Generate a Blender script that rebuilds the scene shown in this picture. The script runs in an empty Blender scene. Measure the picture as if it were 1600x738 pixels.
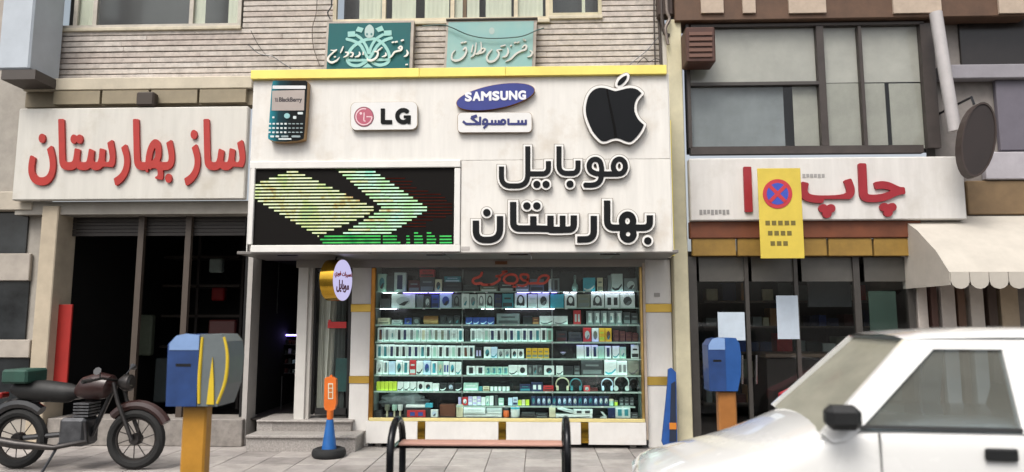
import bpy, bmesh, math, random
import numpy as np
from mathutils import Vector
random.seed(7)
rnd = random.Random(11)
SC = bpy.context.scene
COL = SC.collection
R = math.radians

# ------------------------------------------------------------------ camera
F, H = 1100.0, 1.5                 # focal length in pixels of a 1600 px wide frame, eye height
PITCH = math.atan(131 / F)
YAW = R(2.08)
D0 = 8.54                          # metres from the camera to the display window
CAM = Vector((0, -D0, H))
cd = bpy.data.cameras.new('camera')
cd.sensor_width = 36; cd.lens = 36 * F / 1600; cd.clip_end = 2000; cd.clip_start = 0.05
cd.dof.use_dof = True; cd.dof.focus_distance = 8.3
cd.dof.aperture_fstop = (cd.lens / 1000) / 0.036
cam = bpy.data.objects.new('camera', cd); COL.objects.link(cam)
cam.location = CAM; cam.rotation_euler = (R(90) + PITCH, 0, YAW)
SC.camera = cam

# ------------------------------------------------------------------ sky, sun, exposure
w = bpy.data.worlds.new('World'); SC.world = w; w.use_nodes = True
SUN_EL, SUN_AZ = R(56), R(205)     # azimuth of the sun, clockwise from +Y (behind the camera, a little left)
nt = w.node_tree; nt.nodes.clear()
sky = nt.nodes.new('ShaderNodeTexSky'); sky.sky_type = 'NISHITA'; sky.sun_disc = False
sky.sun_elevation = SUN_EL; sky.sun_rotation = SUN_AZ
sky.air_density = 1.0; sky.dust_density = 6.0; sky.ozone_density = 0.4
hs = nt.nodes.new('ShaderNodeHueSaturation'); hs.inputs['Saturation'].default_value = 0.35
bg = nt.nodes.new('ShaderNodeBackground'); bg.inputs[1].default_value = 0.13
wo = nt.nodes.new('ShaderNodeOutputWorld')
nt.links.new(sky.outputs[0], hs.inputs['Color']); nt.links.new(hs.outputs[0], bg.inputs[0]); nt.links.new(bg.outputs[0], wo.inputs[0])
sl = bpy.data.lights.new('sun', 'SUN'); sl.energy = 1.3; sl.angle = R(25); sl.color = (1, .95, .88)
so = bpy.data.objects.new('sun', sl); COL.objects.link(so)
sdir = Vector((math.sin(SUN_AZ) * math.cos(SUN_EL), math.cos(SUN_AZ) * math.cos(SUN_EL), math.sin(SUN_EL)))
so.location = sdir * 40; so.rotation_euler = sdir.to_track_quat('Z', 'Y').to_euler()
vs = SC.view_settings
SC.display_settings.display_device = 'sRGB'
vs.view_transform = 'Standard'; vs.look = 'None'; vs.exposure = 0.62; vs.gamma = 1; vs.use_curve_mapping = False
SC.cycles.use_denoising = True
SC.cycles.max_bounces = 8; SC.cycles.transparent_max_bounces = 16
SC.cycles.caustics_reflective = False; SC.cycles.caustics_refractive = False

# ------------------------------------------------------------------ photograph pixel -> place on a real plane
_rt = Vector((math.cos(YAW), math.sin(YAW), 0)); _fh = Vector((-math.sin(YAW), math.cos(YAW), 0)); _z = Vector((0, 0, 1))
_fw = _fh * math.cos(PITCH) + _z * math.sin(PITCH); _up = _z * math.cos(PITCH) - _fh * math.sin(PITCH)
def ray(u, v): return _fw + _rt * ((u - 800) / F) + _up * ((369 - v) / F)
def P(u, v, Y=0.0):
    d = ray(u, v); return CAM + d * ((Y - CAM.y) / d.y)
def PX(u, v, Y=0.0): return P(u, v, Y).x
def PZ(u, v, Y=0.0): return P(u, v, Y).z

# ------------------------------------------------------------------ materials
def lin(h):
    if not isinstance(h, str): return tuple(h)
    o = []
    for i in (0, 2, 4):
        c = int(h[i:i + 2], 16) / 255
        o.append(c / 12.92 if c <= .04045 else ((c + .055) / 1.055) ** 2.4)
    return tuple(o)
_M = {}
def M(col, rough=.5, metal=0., var=.06, scale=6., bump=0., coat=0., emit=0., stretch=(1, 1, 1), col2=None, name=None, detail=5.):
    key = (col, rough, metal, var, scale, bump, coat, emit, stretch, col2, detail)
    if key in _M: return _M[key]
    m = bpy.data.materials.new(name or 'surface_%d' % len(_M)); m.use_nodes = True; n = m.node_tree.nodes; l = m.node_tree.links
    b = n['Principled BSDF']; c = lin(col)
    b.inputs['Roughness'].default_value = rough; b.inputs['Metallic'].default_value = metal
    if coat: b.inputs['Coat Weight'].default_value = coat; b.inputs['Coat Roughness'].default_value = .04
    tc = n.new('ShaderNodeTexCoord'); mp = n.new('ShaderNodeMapping'); mp.inputs['Scale'].default_value = stretch
    l.new(tc.outputs['Object'], mp.inputs[0])
    nz = n.new('ShaderNodeTexNoise'); nz.inputs['Scale'].default_value = scale; nz.inputs['Detail'].default_value = detail; nz.inputs['Roughness'].default_value = .65
    l.new(mp.outputs[0], nz.inputs['Vector'])
    cr = n.new('ShaderNodeValToRGB'); e = cr.color_ramp.elements
    e[0].position = .3; e[1].position = .7
    c2 = lin(col2) if col2 else tuple(x * (1 - 2.2 * var) for x in c)
    e[0].color = (*c2, 1); e[1].color = (*[min(1, x * (1 + (0 if col2 else var * .6))) for x in c], 1)
    l.new(nz.outputs['Fac'], cr.inputs[0]); l.new(cr.outputs[0], b.inputs['Base Color'])
    mr = n.new('ShaderNodeMapRange'); mr.inputs[3].default_value = max(.02, rough - .08); mr.inputs[4].default_value = min(1, rough + .1)
    l.new(nz.outputs['Fac'], mr.inputs[0]); l.new(mr.outputs[0], b.inputs['Roughness'])
    if bump:
        bp = n.new('ShaderNodeBump'); bp.inputs['Strength'].default_value = bump; bp.inputs['Distance'].default_value = .01
        n2 = n.new('ShaderNodeTexNoise'); n2.inputs['Scale'].default_value = scale * 6; n2.inputs['Detail'].default_value = 4
        l.new(mp.outputs[0], n2.inputs['Vector']); l.new(n2.outputs['Fac'], bp.inputs['Height']); l.new(bp.outputs[0], b.inputs['Normal'])
    if emit:
        l.new(cr.outputs[0], b.inputs['Emission Color']); b.inputs['Emission Strength'].default_value = emit
    _M[key] = m
    return m
def dull(m):
    m.node_tree.nodes['Principled BSDF'].inputs['Specular IOR Level'].default_value = .15; return m
def glass_mat(tint=(.93, .97, .96), ior=1.45, rough=.01, name='glass'):
    key = ('g', tint, ior, rough)
    if key in _M: return _M[key]
    m = bpy.data.materials.new(name); m.use_nodes = True; n = m.node_tree.nodes; l = m.node_tree.links; n.clear()
    o = n.new('ShaderNodeOutputMaterial'); mx = n.new('ShaderNodeMixShader'); t = n.new('ShaderNodeBsdfTransparent'); g = n.new('ShaderNodeBsdfGlossy')
    fr = n.new('ShaderNodeFresnel'); fr.inputs[0].default_value = ior
    t.inputs[0].default_value = (*tint, 1); g.inputs['Roughness'].default_value = rough
    gm = n.new('ShaderNodeNewGeometry'); iv = n.new('ShaderNodeMath'); iv.operation = 'SUBTRACT'; iv.inputs[0].default_value = 1; l.new(gm.outputs['Backfacing'], iv.inputs[1])
    ml = n.new('ShaderNodeMath'); ml.operation = 'MULTIPLY'; l.new(fr.outputs[0], ml.inputs[0]); l.new(iv.outputs[0], ml.inputs[1])     # the inner face of a pane adds no mirror image
    l.new(ml.outputs[0], mx.inputs[0]); l.new(t.outputs[0], mx.inputs[1]); l.new(g.outputs[0], mx.inputs[2]); l.new(mx.outputs[0], o.inputs[0])
    _M[key] = m
    return m
GLASS = glass_mat((.96, .985, .98))
SHELFGLASS = glass_mat((.80, .93, .88), 1.5, .02, 'shelf_glass')
def sky_haze_glass(tint, haze, name):  # pale diffuse mixed in to stand for bright sky reflected by the car glass
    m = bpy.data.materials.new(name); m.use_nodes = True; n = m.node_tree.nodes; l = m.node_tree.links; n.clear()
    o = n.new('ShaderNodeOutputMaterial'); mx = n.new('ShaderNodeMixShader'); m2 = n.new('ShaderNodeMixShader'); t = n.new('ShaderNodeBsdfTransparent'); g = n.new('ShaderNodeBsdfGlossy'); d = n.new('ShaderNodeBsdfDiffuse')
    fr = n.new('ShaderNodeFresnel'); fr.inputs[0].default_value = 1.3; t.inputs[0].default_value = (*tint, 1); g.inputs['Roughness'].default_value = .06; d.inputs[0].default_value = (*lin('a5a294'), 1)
    nz = n.new('ShaderNodeTexNoise'); nz.inputs['Scale'].default_value = 3.; nz.inputs['Detail'].default_value = 6; mr = n.new('ShaderNodeMapRange'); mr.inputs[3].default_value = haze * .6; mr.inputs[4].default_value = haze * 1.4
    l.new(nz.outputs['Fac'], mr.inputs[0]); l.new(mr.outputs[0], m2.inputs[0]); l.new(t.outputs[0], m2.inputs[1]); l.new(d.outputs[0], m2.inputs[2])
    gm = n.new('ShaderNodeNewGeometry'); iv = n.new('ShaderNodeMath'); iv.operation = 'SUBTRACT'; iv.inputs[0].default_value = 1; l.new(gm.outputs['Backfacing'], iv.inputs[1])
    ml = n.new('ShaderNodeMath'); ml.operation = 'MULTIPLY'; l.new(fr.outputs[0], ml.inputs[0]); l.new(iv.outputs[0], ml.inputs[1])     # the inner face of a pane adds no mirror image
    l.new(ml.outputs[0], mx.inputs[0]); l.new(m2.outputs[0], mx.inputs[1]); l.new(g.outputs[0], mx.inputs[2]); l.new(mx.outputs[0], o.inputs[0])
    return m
def smear_mat(col, col2, rough=.5, sx=2., sz=.25, name='painted_panel'):      # long rain streaks and grime
    key = ('s', col, col2, rough, sx, sz)
    if key in _M: return _M[key]
    m = M(col, rough, 0, .045, 5., .04, col2=None, stretch=(sx, 1, sz), name=name).copy(); m.name = name
    n = m.node_tree.nodes; l = m.node_tree.links; b = n['Principled BSDF']
    cr = [x for x in n if x.type == 'VALTORGB'][0]; src = cr.outputs[0]
    tc = [x for x in n if x.type == 'TEX_COORD'][0]
    nz = n.new('ShaderNodeTexNoise'); nz.inputs['Scale'].default_value = 1.6; nz.inputs['Detail'].default_value = 8; nz.inputs['Roughness'].default_value = .7
    l.new(tc.outputs['Object'], nz.inputs['Vector'])
    mr = n.new('ShaderNodeMapRange'); mr.inputs[1].default_value = .52; mr.inputs[2].default_value = .8; mr.inputs[3].default_value = 0; mr.inputs[4].default_value = .8
    l.new(nz.outputs['Fac'], mr.inputs[0])
    mx = n.new('ShaderNodeMixRGB'); mx.inputs[2].default_value = (*lin(col2), 1)
    l.new(mr.outputs[0], mx.inputs[0]); l.new(src, mx.inputs[1]); l.new(mx.outputs[0], b.inputs['Base Color'])
    _M[key] = m
    return m

WHITE = smear_mat('dcd9d3', 'bcb09f', .45)
WHITE2 = smear_mat('d8d6d2', 'bdb6ac', .4, 1., .5, 'white_cladding')
GOLD = M('dcb85a', .3, .7, .05, 3., .03, name='brass')
GOLDY = M('ead870', .35, .1, .05, 3., name='yellow_gold_trim')
BLACKM = M('16171a', .3, 0, .1, 8., name='black')
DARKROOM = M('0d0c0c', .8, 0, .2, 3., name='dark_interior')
CHAR = M('0f1113', .42, 0, .05, 5., coat=0., name='charcoal_acrylic')
CHAR.node_tree.nodes['Principled BSDF'].inputs['Specular IOR Level'].default_value = .2
RET = M('8f887f', .45, .3, .1, 8., name='letter_return')
RIM = M('e3e1dd', .4, 0, .03, 8., name='white_rim')

# ------------------------------------------------------------------ mesh builders
ORG = {}
class MB:
    def __init__(s): s.v = []; s.f = []; s.smooth = False
    def add(s, vs, fs):
        k = len(s.v); s.v += [tuple(p) for p in vs]; s.f += [tuple(i + k for i in q) for q in fs]; return s
    def box(s, x0, x1, y0, y1, z0, z1, bev=0.):
        x0, x1 = sorted((x0, x1)); y0, y1 = sorted((y0, y1)); z0, z1 = sorted((z0, z1))
        if bev <= 0:
            return s.add([(x0, y0, z0), (x1, y0, z0), (x1, y1, z0), (x0, y1, z0), (x0, y0, z1), (x1, y0, z1), (x1, y1, z1), (x0, y1, z1)],
                         [(0, 3, 2, 1), (4, 5, 6, 7), (0, 1, 5, 4), (1, 2, 6, 5), (2, 3, 7, 6), (3, 0, 4, 7)])
        bev = min(bev, (x1 - x0) * .45, (y1 - y0) * .45, (z1 - z0) * .45)
        bm = bmesh.new(); bmesh.ops.create_cube(bm, size=1)
        for q in bm.verts: q.co = ((x0 + x1) / 2 + q.co.x * (x1 - x0), (y0 + y1) / 2 + q.co.y * (y1 - y0), (z0 + z1) / 2 + q.co.z * (z1 - z0))
        bmesh.ops.bevel(bm, geom=list(bm.edges), offset=bev, segments=1, affect='EDGES', profile=.5)
        return s.bm(bm)
    def bm(s, bm):
        bm.verts.index_update(); s.add([q.co[:] for q in bm.verts], [[q.index for q in f.verts] for f in bm.faces]); bm.free(); return s
    def prism(s, pts, a0, a1, axis='y'):       # convex or simple polygon (2D) swept along an axis
        n = len(pts)
        def pt(p, a): return {'y': (p[0], a, p[1]), 'x': (a, p[0], p[1]), 'z': (p[0], p[1], a)}[axis]
        return s.add([pt(p, a0) for p in pts] + [pt(p, a1) for p in pts],
                     [tuple(range(n)), tuple(range(2 * n - 1, n - 1, -1))] + [(i, i + n, (i + 1) % n + n, (i + 1) % n) for i in range(n)])
    def tube(s, pts, r, seg=8, closed=False):
        pts = [Vector(p) for p in pts]; n = len(pts); rr = r if isinstance(r, (list, tuple)) else [r] * n
        vs = []; prev = None
        for i, p in enumerate(pts):
            a = pts[(i - 1) % n] if (i or closed) else p; b = pts[(i + 1) % n] if (i < n - 1 or closed) else p
            t = (b - a).normalized()
            if prev is None:
                prev = t.orthogonal().normalized()
            x = (prev - t * prev.dot(t)).normalized(); y = t.cross(x); prev = x
            vs += [p + (x * math.cos(2 * math.pi * k / seg) + y * math.sin(2 * math.pi * k / seg)) * rr[i] for k in range(seg)]
        fs = []
        for i in range(n if closed else n - 1):
            j = (i + 1) % n
            fs += [(i * seg + k, i * seg + (k + 1) % seg, j * seg + (k + 1) % seg, j * seg + k) for k in range(seg)]
        if not closed: fs += [tuple(range(seg - 1, -1, -1)), tuple(range((n - 1) * seg, n * seg))]
        s.smooth = True
        return s.add(vs, fs)
    def lathe(s, prof, c, seg=20, axis='z'):   # prof: (radius, height) pairs
        vs = []; n = len(prof)
        for r, h in prof:
            for k in range(seg):
                a = 2 * math.pi * k / seg; p = (r * math.cos(a), r * math.sin(a), h)
                if axis == 'y': p = (p[0], p[2], -p[1])
                if axis == 'x': p = (p[2], p[0], p[1])
                vs.append((c[0] + p[0], c[1] + p[1], c[2] + p[2]))
        fs = [(i * seg + k, i * seg + (k + 1) % seg, (i + 1) * seg + (k + 1) % seg, (i + 1) * seg + k) for i in range(n - 1) for k in range(seg)]
        fs += [tuple(range(seg - 1, -1, -1)), tuple(range((n - 1) * seg, n * seg))]
        s.smooth = True
        return s.add(vs, fs)
    def loops(s, loops, yf, yb):               # outlines with holes in (x, z), slab from yf (front) to yb
        cu = bpy.data.curves.new('tmp', 'CURVE'); cu.dimensions = '2D'; cu.fill_mode = 'BOTH'; cu.extrude = abs(yb - yf) / 2
        for lp in loops:
            sp = cu.splines.new('POLY'); sp.points.add(len(lp) - 1)
            sp.points.foreach_set('co', [k for p in lp for k in (p[0], p[1], 0, 1)]); sp.use_cyclic_u = True
        return s._curve(cu, (yf + yb) / 2)
    def _curve(s, cu, ym, fn=None):
        o = bpy.data.objects.new('tmp', cu); COL.objects.link(o)
        dg = bpy.context.evaluated_depsgraph_get()
        me = o.evaluated_get(dg).to_mesh()
        pts = [v.co.copy() for v in me.vertices]
        vs = [(p.x, ym - p.z, p.y) for p in pts] if fn is None else fn(pts)
        s.add(vs, [tuple(f.vertices) for f in me.polygons])
        bpy.data.objects.remove(o); bpy.data.curves.remove(cu)
        return s
    def text(s, body, u0, u1, v0, v1, yf, yb, bold=.0):  # fitted to a box of photograph pixels on the plane yf
        tri = font_tris(body); lo = tri.reshape(-1, 2).min(0); hi = tri.reshape(-1, 2).max(0)
        k = np.array([(u1 - u0) / (hi[0] - lo[0]), -(v1 - v0) / (hi[1] - lo[1])])
        t = (tri - lo) * k + np.array([u0, v1])
        return s.loops(mapl(tri_contours(t, bold * (v1 - v0)), yf), yf, yb)
def font_tris(body):
    cu = bpy.data.curves.new('tmp', 'FONT'); cu.body = body; cu.size = 1; cu.resolution_u = 4
    o = bpy.data.objects.new('tmp', cu); COL.objects.link(o); me = o.evaluated_get(bpy.context.evaluated_depsgraph_get()).to_mesh(); me.calc_loop_triangles()
    p = np.array([v.co[:2] for v in me.vertices]); t = np.array([q.vertices[:] for q in me.loop_triangles])
    bpy.data.objects.remove(o); bpy.data.curves.remove(cu)
    return p[t]
def tri_contours(t, iso):                      # union of triangles, grown by iso, as smooth outlines
    sz = t.reshape(-1, 2); lo, hi = sz.min(0), sz.max(0); pad = iso + (hi - lo).max() * .03
    step = max((hi - lo).max() / 420, (hi - lo).min() / 120); lo = lo - pad; hi = hi + pad
    xs = np.arange(lo[0], hi[0] + step, step); ys = np.arange(lo[1], hi[1] + step, step); X, Y = np.meshgrid(xs, ys)
    D = np.full(X.shape, 1e9); reach = iso + 2 * step
    for a, b, c in t:
        mn, mx = np.minimum(np.minimum(a, b), c) - reach, np.maximum(np.maximum(a, b), c) + reach
        i0, i1 = np.searchsorted(xs, (mn[0], mx[0])); j0, j1 = np.searchsorted(ys, (mn[1], mx[1]))
        if i1 <= i0 or j1 <= j0: continue
        x, y = X[j0:j1, i0:i1], Y[j0:j1, i0:i1]; d = np.full(x.shape, 1e9); pos = np.ones(x.shape, bool); neg = np.ones(x.shape, bool)
        for p, q in ((a, b), (b, c), (c, a)):
            e = q - p; tt = np.clip(((x - p[0]) * e[0] + (y - p[1]) * e[1]) / max(e @ e, 1e-12), 0, 1); d = np.minimum(d, np.hypot(x - p[0] - tt * e[0], y - p[1] - tt * e[1]))
            cr = e[0] * (y - p[1]) - e[1] * (x - p[0]); pos &= cr >= 0; neg &= cr <= 0
        d = np.where(pos | neg, -.5 * step, d); D[j0:j1, i0:i1] = np.minimum(D[j0:j1, i0:i1], d)
    D = np.where(D > 1e8, reach * 2, D)
    return contours((xs, ys, D), max(iso, step * .25), step * .12)
def mkmesh(mb, name):
    me = bpy.data.meshes.new(name); me.from_pydata([tuple(p) for p in mb.v], [], mb.f); me.update()
    if mb.smooth:
        me.polygons.foreach_set('use_smooth', [True] * len(me.polygons))
        try: me.set_sharp_from_angle(angle=R(38))
        except Exception: pass
    return me
def tag(o, label=None, cat=None, group=None, kind=None):
    for k, v in (('label', label), ('category', cat), ('group', group), ('kind', kind)):
        if v: o[k] = v
    return o
def root(name, loc, label=None, cat=None, group=None, kind=None):
    o = bpy.data.objects.new(name, None); COL.objects.link(o); o.location = loc; o.empty_display_size = .1; ORG[o.name] = Vector(loc)
    return tag(o, label, cat, group, kind)
def obj(name, mb, mat, parent=None, label=None, cat=None, group=None, kind=None, org=None):
    if not mb.v: return None
    a = np.array([tuple(p) for p in mb.v]); lo, hi = a.min(0), a.max(0)
    c = Vector(org) if org is not None else (Vector(((lo[0] + hi[0]) / 2, (lo[1] + hi[1]) / 2, lo[2])))
    mb.v = [tuple(p) for p in (a - np.array(c))]
    me = mkmesh(mb, name); me.materials.append(mat)
    o = bpy.data.objects.new(name, me); COL.objects.link(o)
    if parent is not None: o.parent = parent; o.location = c - ORG[parent.name]
    else: o.location = c
    ORG[o.name] = c
    return tag(o, label, cat, group, kind)
def B(name, x0, x1, y0, y1, z0, z1, mat, parent=None, bev=0., **k): return obj(name, MB().box(x0, x1, y0, y1, z0, z1, bev), mat, parent, **k)
def pb(u0, u1, v0, v1, yf, yb, mb=None, bev=0.):           # box whose front face covers a pixel rectangle on the plane yf
    um, vm = (u0 + u1) / 2, (v0 + v1) / 2
    return (mb or MB()).box(PX(u0, vm, yf), PX(u1, vm, yf), yf, yb, PZ(um, v1, yf), PZ(um, v0, yf), bev)
def PB(name, u0, u1, v0, v1, yf, yb, mat, parent=None, bev=0., **k): return obj(name, pb(u0, u1, v0, v1, yf, yb, None, bev), mat, parent, **k)
def mapl(loops, Y): return [[(q.x, q.z) for q in (P(u, v, Y) for u, v in lp)] for lp in loops]

# ------------------------------------------------------------------ drawn lettering: strokes -> outlines
def catmull(pts, closed=False, n=6):
    pts = [np.array(p, float) for p in pts]; m = len(pts); o = []
    for i in range(m if closed else m - 1):
        g = lambda k: pts[k % m] if closed else pts[min(max(k, 0), m - 1)]
        a, b, c, d = g(i - 1), g(i), g(i + 1), g(i + 2)
        for t in np.arange(n) / n:
            o.append(.5 * (2 * b + (c - a) * t + (2 * a - 5 * b + 4 * c - d) * t * t + (3 * b - a - 3 * c + d) * t ** 3))
    if not closed: o.append(pts[-1])
    return o
def fillet(pts, r=40, n=5):                                # straight runs with rounded corners
    o = [np.array(pts[0], float)]
    for a, b, c in zip(pts, pts[1:], pts[2:]):
        a, b, c = (np.array(q, float) for q in (a, b, c)); la, lc = np.linalg.norm(a - b), np.linalg.norm(c - b)
        d = min(r, la * .5, lc * .5); p, q = b + (a - b) / la * d, b + (c - b) / lc * d
        o += [(1 - t) ** 2 * p + 2 * t * (1 - t) * b + t * t * q for t in np.linspace(0, 1, n)]
    return o + [np.array(pts[-1], float)]
def field(strokes, polys, step, pad):
    al = [p[:2] for s in strokes for p in s[0]] + [p for q in polys for p in q]
    al = np.array([tuple(p) for p in al]); lo, hi = al.min(0) - pad, al.max(0) + pad
    xs = np.arange(lo[0], hi[0] + step, step); ys = np.arange(lo[1], hi[1] + step, step); X, Y = np.meshgrid(xs, ys)
    D = np.full(X.shape, 1e9)
    for pts, r, flat in strokes:
        rr = r if isinstance(r, (list, tuple)) else [r] * len(pts)
        if len(pts) == 1: D = np.minimum(D, np.hypot(X - pts[0][0], Y - pts[0][1]) - rr[0]); continue
        if len(rr) != len(pts): rr = np.interp(np.linspace(0, 1, len(pts)), np.linspace(0, 1, len(rr)), rr)
        for i in range(len(pts) - 1):
            (ax, ay), (bx, by) = pts[i][:2], pts[i + 1][:2]; dx, dy = bx - ax, by - ay; L2 = dx * dx + dy * dy
            if L2 < 1e-9: continue
            t = ((X - ax) * dx + (Y - ay) * dy) / L2; tc = np.clip(t, 0, 1)
            d = np.hypot(X - ax - tc * dx, Y - ay - tc * dy) - (rr[i] + (rr[i + 1] - rr[i]) * tc)
            L = math.sqrt(L2)
            if flat and i == 0: pr = np.abs((X - ax) * dy - (Y - ay) * dx) / L; d = np.where(t < 0, np.maximum(pr - rr[i], -t * L), d)
            if flat and i == len(pts) - 2: pr = np.abs((X - ax) * dy - (Y - ay) * dx) / L; d = np.where(t > 1, np.maximum(pr - rr[i + 1], (t - 1) * L), d)
            D = np.minimum(D, d)
    for q in polys:
        ins = np.zeros(X.shape, bool); dd = np.full(X.shape, 1e9); n = len(q)
        for i in range(n):
            (ax, ay), (bx, by) = q[i], q[(i + 1) % n]; dx, dy = bx - ax, by - ay
            t = np.clip(((X - ax) * dx + (Y - ay) * dy) / max(dx * dx + dy * dy, 1e-9), 0, 1)
            dd = np.minimum(dd, np.hypot(X - ax - t * dx, Y - ay - t * dy))
            if ay != by: ins ^= ((ay > Y) != (by > Y)) & (X < dx * (Y - ay) / dy + ax)
        D = np.minimum(D, np.where(ins, -dd, dd))
    return xs, ys, D
def contours(fld, iso, tol=.05):
    xs, ys, D = fld; A = D - iso; A[np.abs(A) < 1e-7] = 1e-7; I = A < 0
    c = (I[:-1, :-1] * 1 + I[:-1, 1:] * 2 + I[1:, 1:] * 4 + I[1:, :-1] * 8)
    T = {1: ('lt',), 2: ('tr',), 3: ('lr',), 4: ('rb',), 5: ('lt', 'rb'), 6: ('tb',), 7: ('lb',), 8: ('bl',), 9: ('bt',), 10: ('tr', 'bl'), 11: ('br',), 12: ('rl',), 13: ('rt',), 14: ('tl',)}
    nx = {}
    for i, j in zip(*np.nonzero((c > 0) & (c < 15))):
        for sg in T[int(c[i, j])]:
            k = {'t': (0, i, j), 'b': (0, i + 1, j), 'l': (1, i, j), 'r': (1, i, j + 1)}
            nx[k[sg[0]]] = k[sg[1]]
    def pos(e):
        h, i, j = e
        if h == 0: t = A[i, j] / (A[i, j] - A[i, j + 1]); return (xs[j] + t * (xs[j + 1] - xs[j]), ys[i])
        t = A[i, j] / (A[i, j] - A[i + 1, j]); return (xs[j], ys[i] + t * (ys[i + 1] - ys[i]))
    out = []
    while nx:
        k0 = k = next(iter(nx)); lp = []
        while k in nx: lp.append(pos(k)); k = nx.pop(k)
        if len(lp) < 6: continue
        for _ in range(4):
            keep = []; skip = False
            for i in range(len(lp)):
                a, b, d = lp[i - 1], lp[i], lp[(i + 1) % len(lp)]; L = math.hypot(d[0] - a[0], d[1] - a[1])
                h = abs((b[0] - a[0]) * (d[1] - a[1]) - (b[1] - a[1]) * (d[0] - a[0])) / L if L > 1e-9 else 0
                if h < tol and not skip: skip = True
                else: keep.append(b); skip = False
            if len(keep) < 8: break
            lp = keep
        out.append(lp)
    return out
def crop(pts, x0, y0, s): return [(x0 + p[0] / s, y0 + p[1] / s) for p in pts]
def lettering(strokes, polys, iso, yf, yb, step=.45, pad=6, fld=None):
    fld = fld or field(strokes, polys, step, pad)
    return MB().loops(mapl(contours(fld, iso), yf), yf, yb), fld
def ell(cx, cy, rx, ry, n=32, rot=0., a0=0, a1=360):
    o = []
    for k in range(n if a1 - a0 >= 360 else n + 1):
        a = R(a0 + (a1 - a0) * k / n); x, y = rx * math.cos(a), ry * math.sin(a); c, s = math.cos(rot), math.sin(rot)
        o.append((cx + x * c - y * s, cy + x * s + y * c))
    return o
def rrect(u0, u1, v0, v1, r, n=5):
    o = []
    for cx, cy, a in ((u1 - r, v1 - r, 0), (u0 + r, v1 - r, 90), (u0 + r, v0 + r, 180), (u1 - r, v0 + r, 270)):
        o += [(cx + r * math.cos(R(a + 90 * k / n)), cy + r * math.sin(R(a + 90 * k / n))) for k in range(n + 1)]
    return o
def plate(name, lp, yf, yb, mat, parent=None, **k): return obj(name, MB().loops(mapl(lp if isinstance(lp[0], list) else [lp], yf), yf, yb), mat, parent, **k)
def strip(name, pts, r, yf, yb, mat, parent, flat=True, step=.3):
    mb, _ = lettering([(pts, r, flat)], [], 0, yf, yb, step, 3); return obj(name, mb, mat, parent)

# ================================================================== ground
YF = -0.80                                   # front plane of the shop fascia
KERB = -2.73
def grimy(m, dark=.62, scale=1.3):
    n = m.node_tree.nodes; l = m.node_tree.links; b = n['Principled BSDF']; src = b.inputs['Base Color'].links[0].from_socket
    gm = n.new('ShaderNodeNewGeometry'); nz = n.new('ShaderNodeTexNoise'); nz.inputs['Scale'].default_value = scale; nz.inputs['Detail'].default_value = 9; nz.inputs['Roughness'].default_value = .72
    l.new(gm.outputs['Position'], nz.inputs['Vector']); mr = n.new('ShaderNodeMapRange'); mr.inputs[1].default_value = .42; mr.inputs[2].default_value = .66; mr.inputs[3].default_value = 1; mr.inputs[4].default_value = dark
    l.new(nz.outputs['Fac'], mr.inputs[0]); mx = n.new('ShaderNodeMixRGB'); mx.blend_type = 'MULTIPLY'; mx.inputs[0].default_value = 1; l.new(src, mx.inputs[1]); l.new(mr.outputs[0], mx.inputs[2]); l.new(mx.outputs[0], b.inputs['Base Color'])
    return m
ASPH = M('3d3d3e', .9, 0, .12, 30., .3, name='asphalt')
TILE = M('a29c98', .7, 0, .11, 4., .15, name='paving_stone')
TILES = [TILE, M('97918d', .72, 0, .13, 5., .15, name='paving_stone_b'), M('a9a39e', .68, 0, .1, 4.5, .15, name='paving_stone_c')]
B('ground', -400, 400, -400, 400, -.6, -.2, M('5a5854', .95, 0, .2, .5), kind='structure')
B('road', -60, 60, -12.5, KERB - .14, -.19, -.13, ASPH, kind='structure')
pav = B('pavement', -60, 60, KERB, 9, -.19, -.012, M('6f6a66', .9, 0, .15, 12., .2), kind='structure')
B('kerb', -60, 60, KERB - .135, KERB - .004, -.18, .0, M('a29c95', .8, 0, .1, 8., .2), kind='structure', bev=.012)
for m_ in TILES: grimy(m_)
tm = []
for k in range(3):
    q = MB().box(-.1965, .1965, -.1965, .1965, -.02, 0, .004); me = mkmesh(q, 'paving_tile'); me.materials.append(TILES[k]); tm.append(me)
for j in range(7):
    for i in range(-18, 19):
        o = bpy.data.objects.new('paving_tile', rnd.choice(tm)); COL.objects.link(o); o.parent = pav
        o.location = Vector((i * .4 + .06, -.2 - j * .4 + .15, rnd.uniform(-.0015, .0015))) - ORG[pav.name]
        o.rotation_euler = (rnd.gauss(0, .002), rnd.gauss(0, .002), rnd.choice((0, R(90), R(180))))

# ================================================================== the stone-clad building above the shop
YU = 0.10
STONES = [M(c, .75, 0, .12, 3.5, .15, col2=d, stretch=(.6, 1, 2.5), name='banded_stone') for c, d in
          (('cbc3bb', 'b5aaa2'), ('cec7bf', 'bab0a7'), ('c8beb5', 'b0a49c'), ('cfc9c2', 'bcb1a8'))]
for m_ in STONES: grimy(m_, .66, 9.)
MORT = M('1a1513', .95, 0, .15, 9.)
bld = root('stone_building', (PX(720, 60, YU), YU, PZ(720, 110, YU)), 'building storey clad in thin pale stone courses above the phone shop', 'building')
xl, xr = PX(60, 60, YU), PX(1034, 60, YU)
zt = PZ(800, -190, YU); zb = PZ(800, 128, YU)
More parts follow.
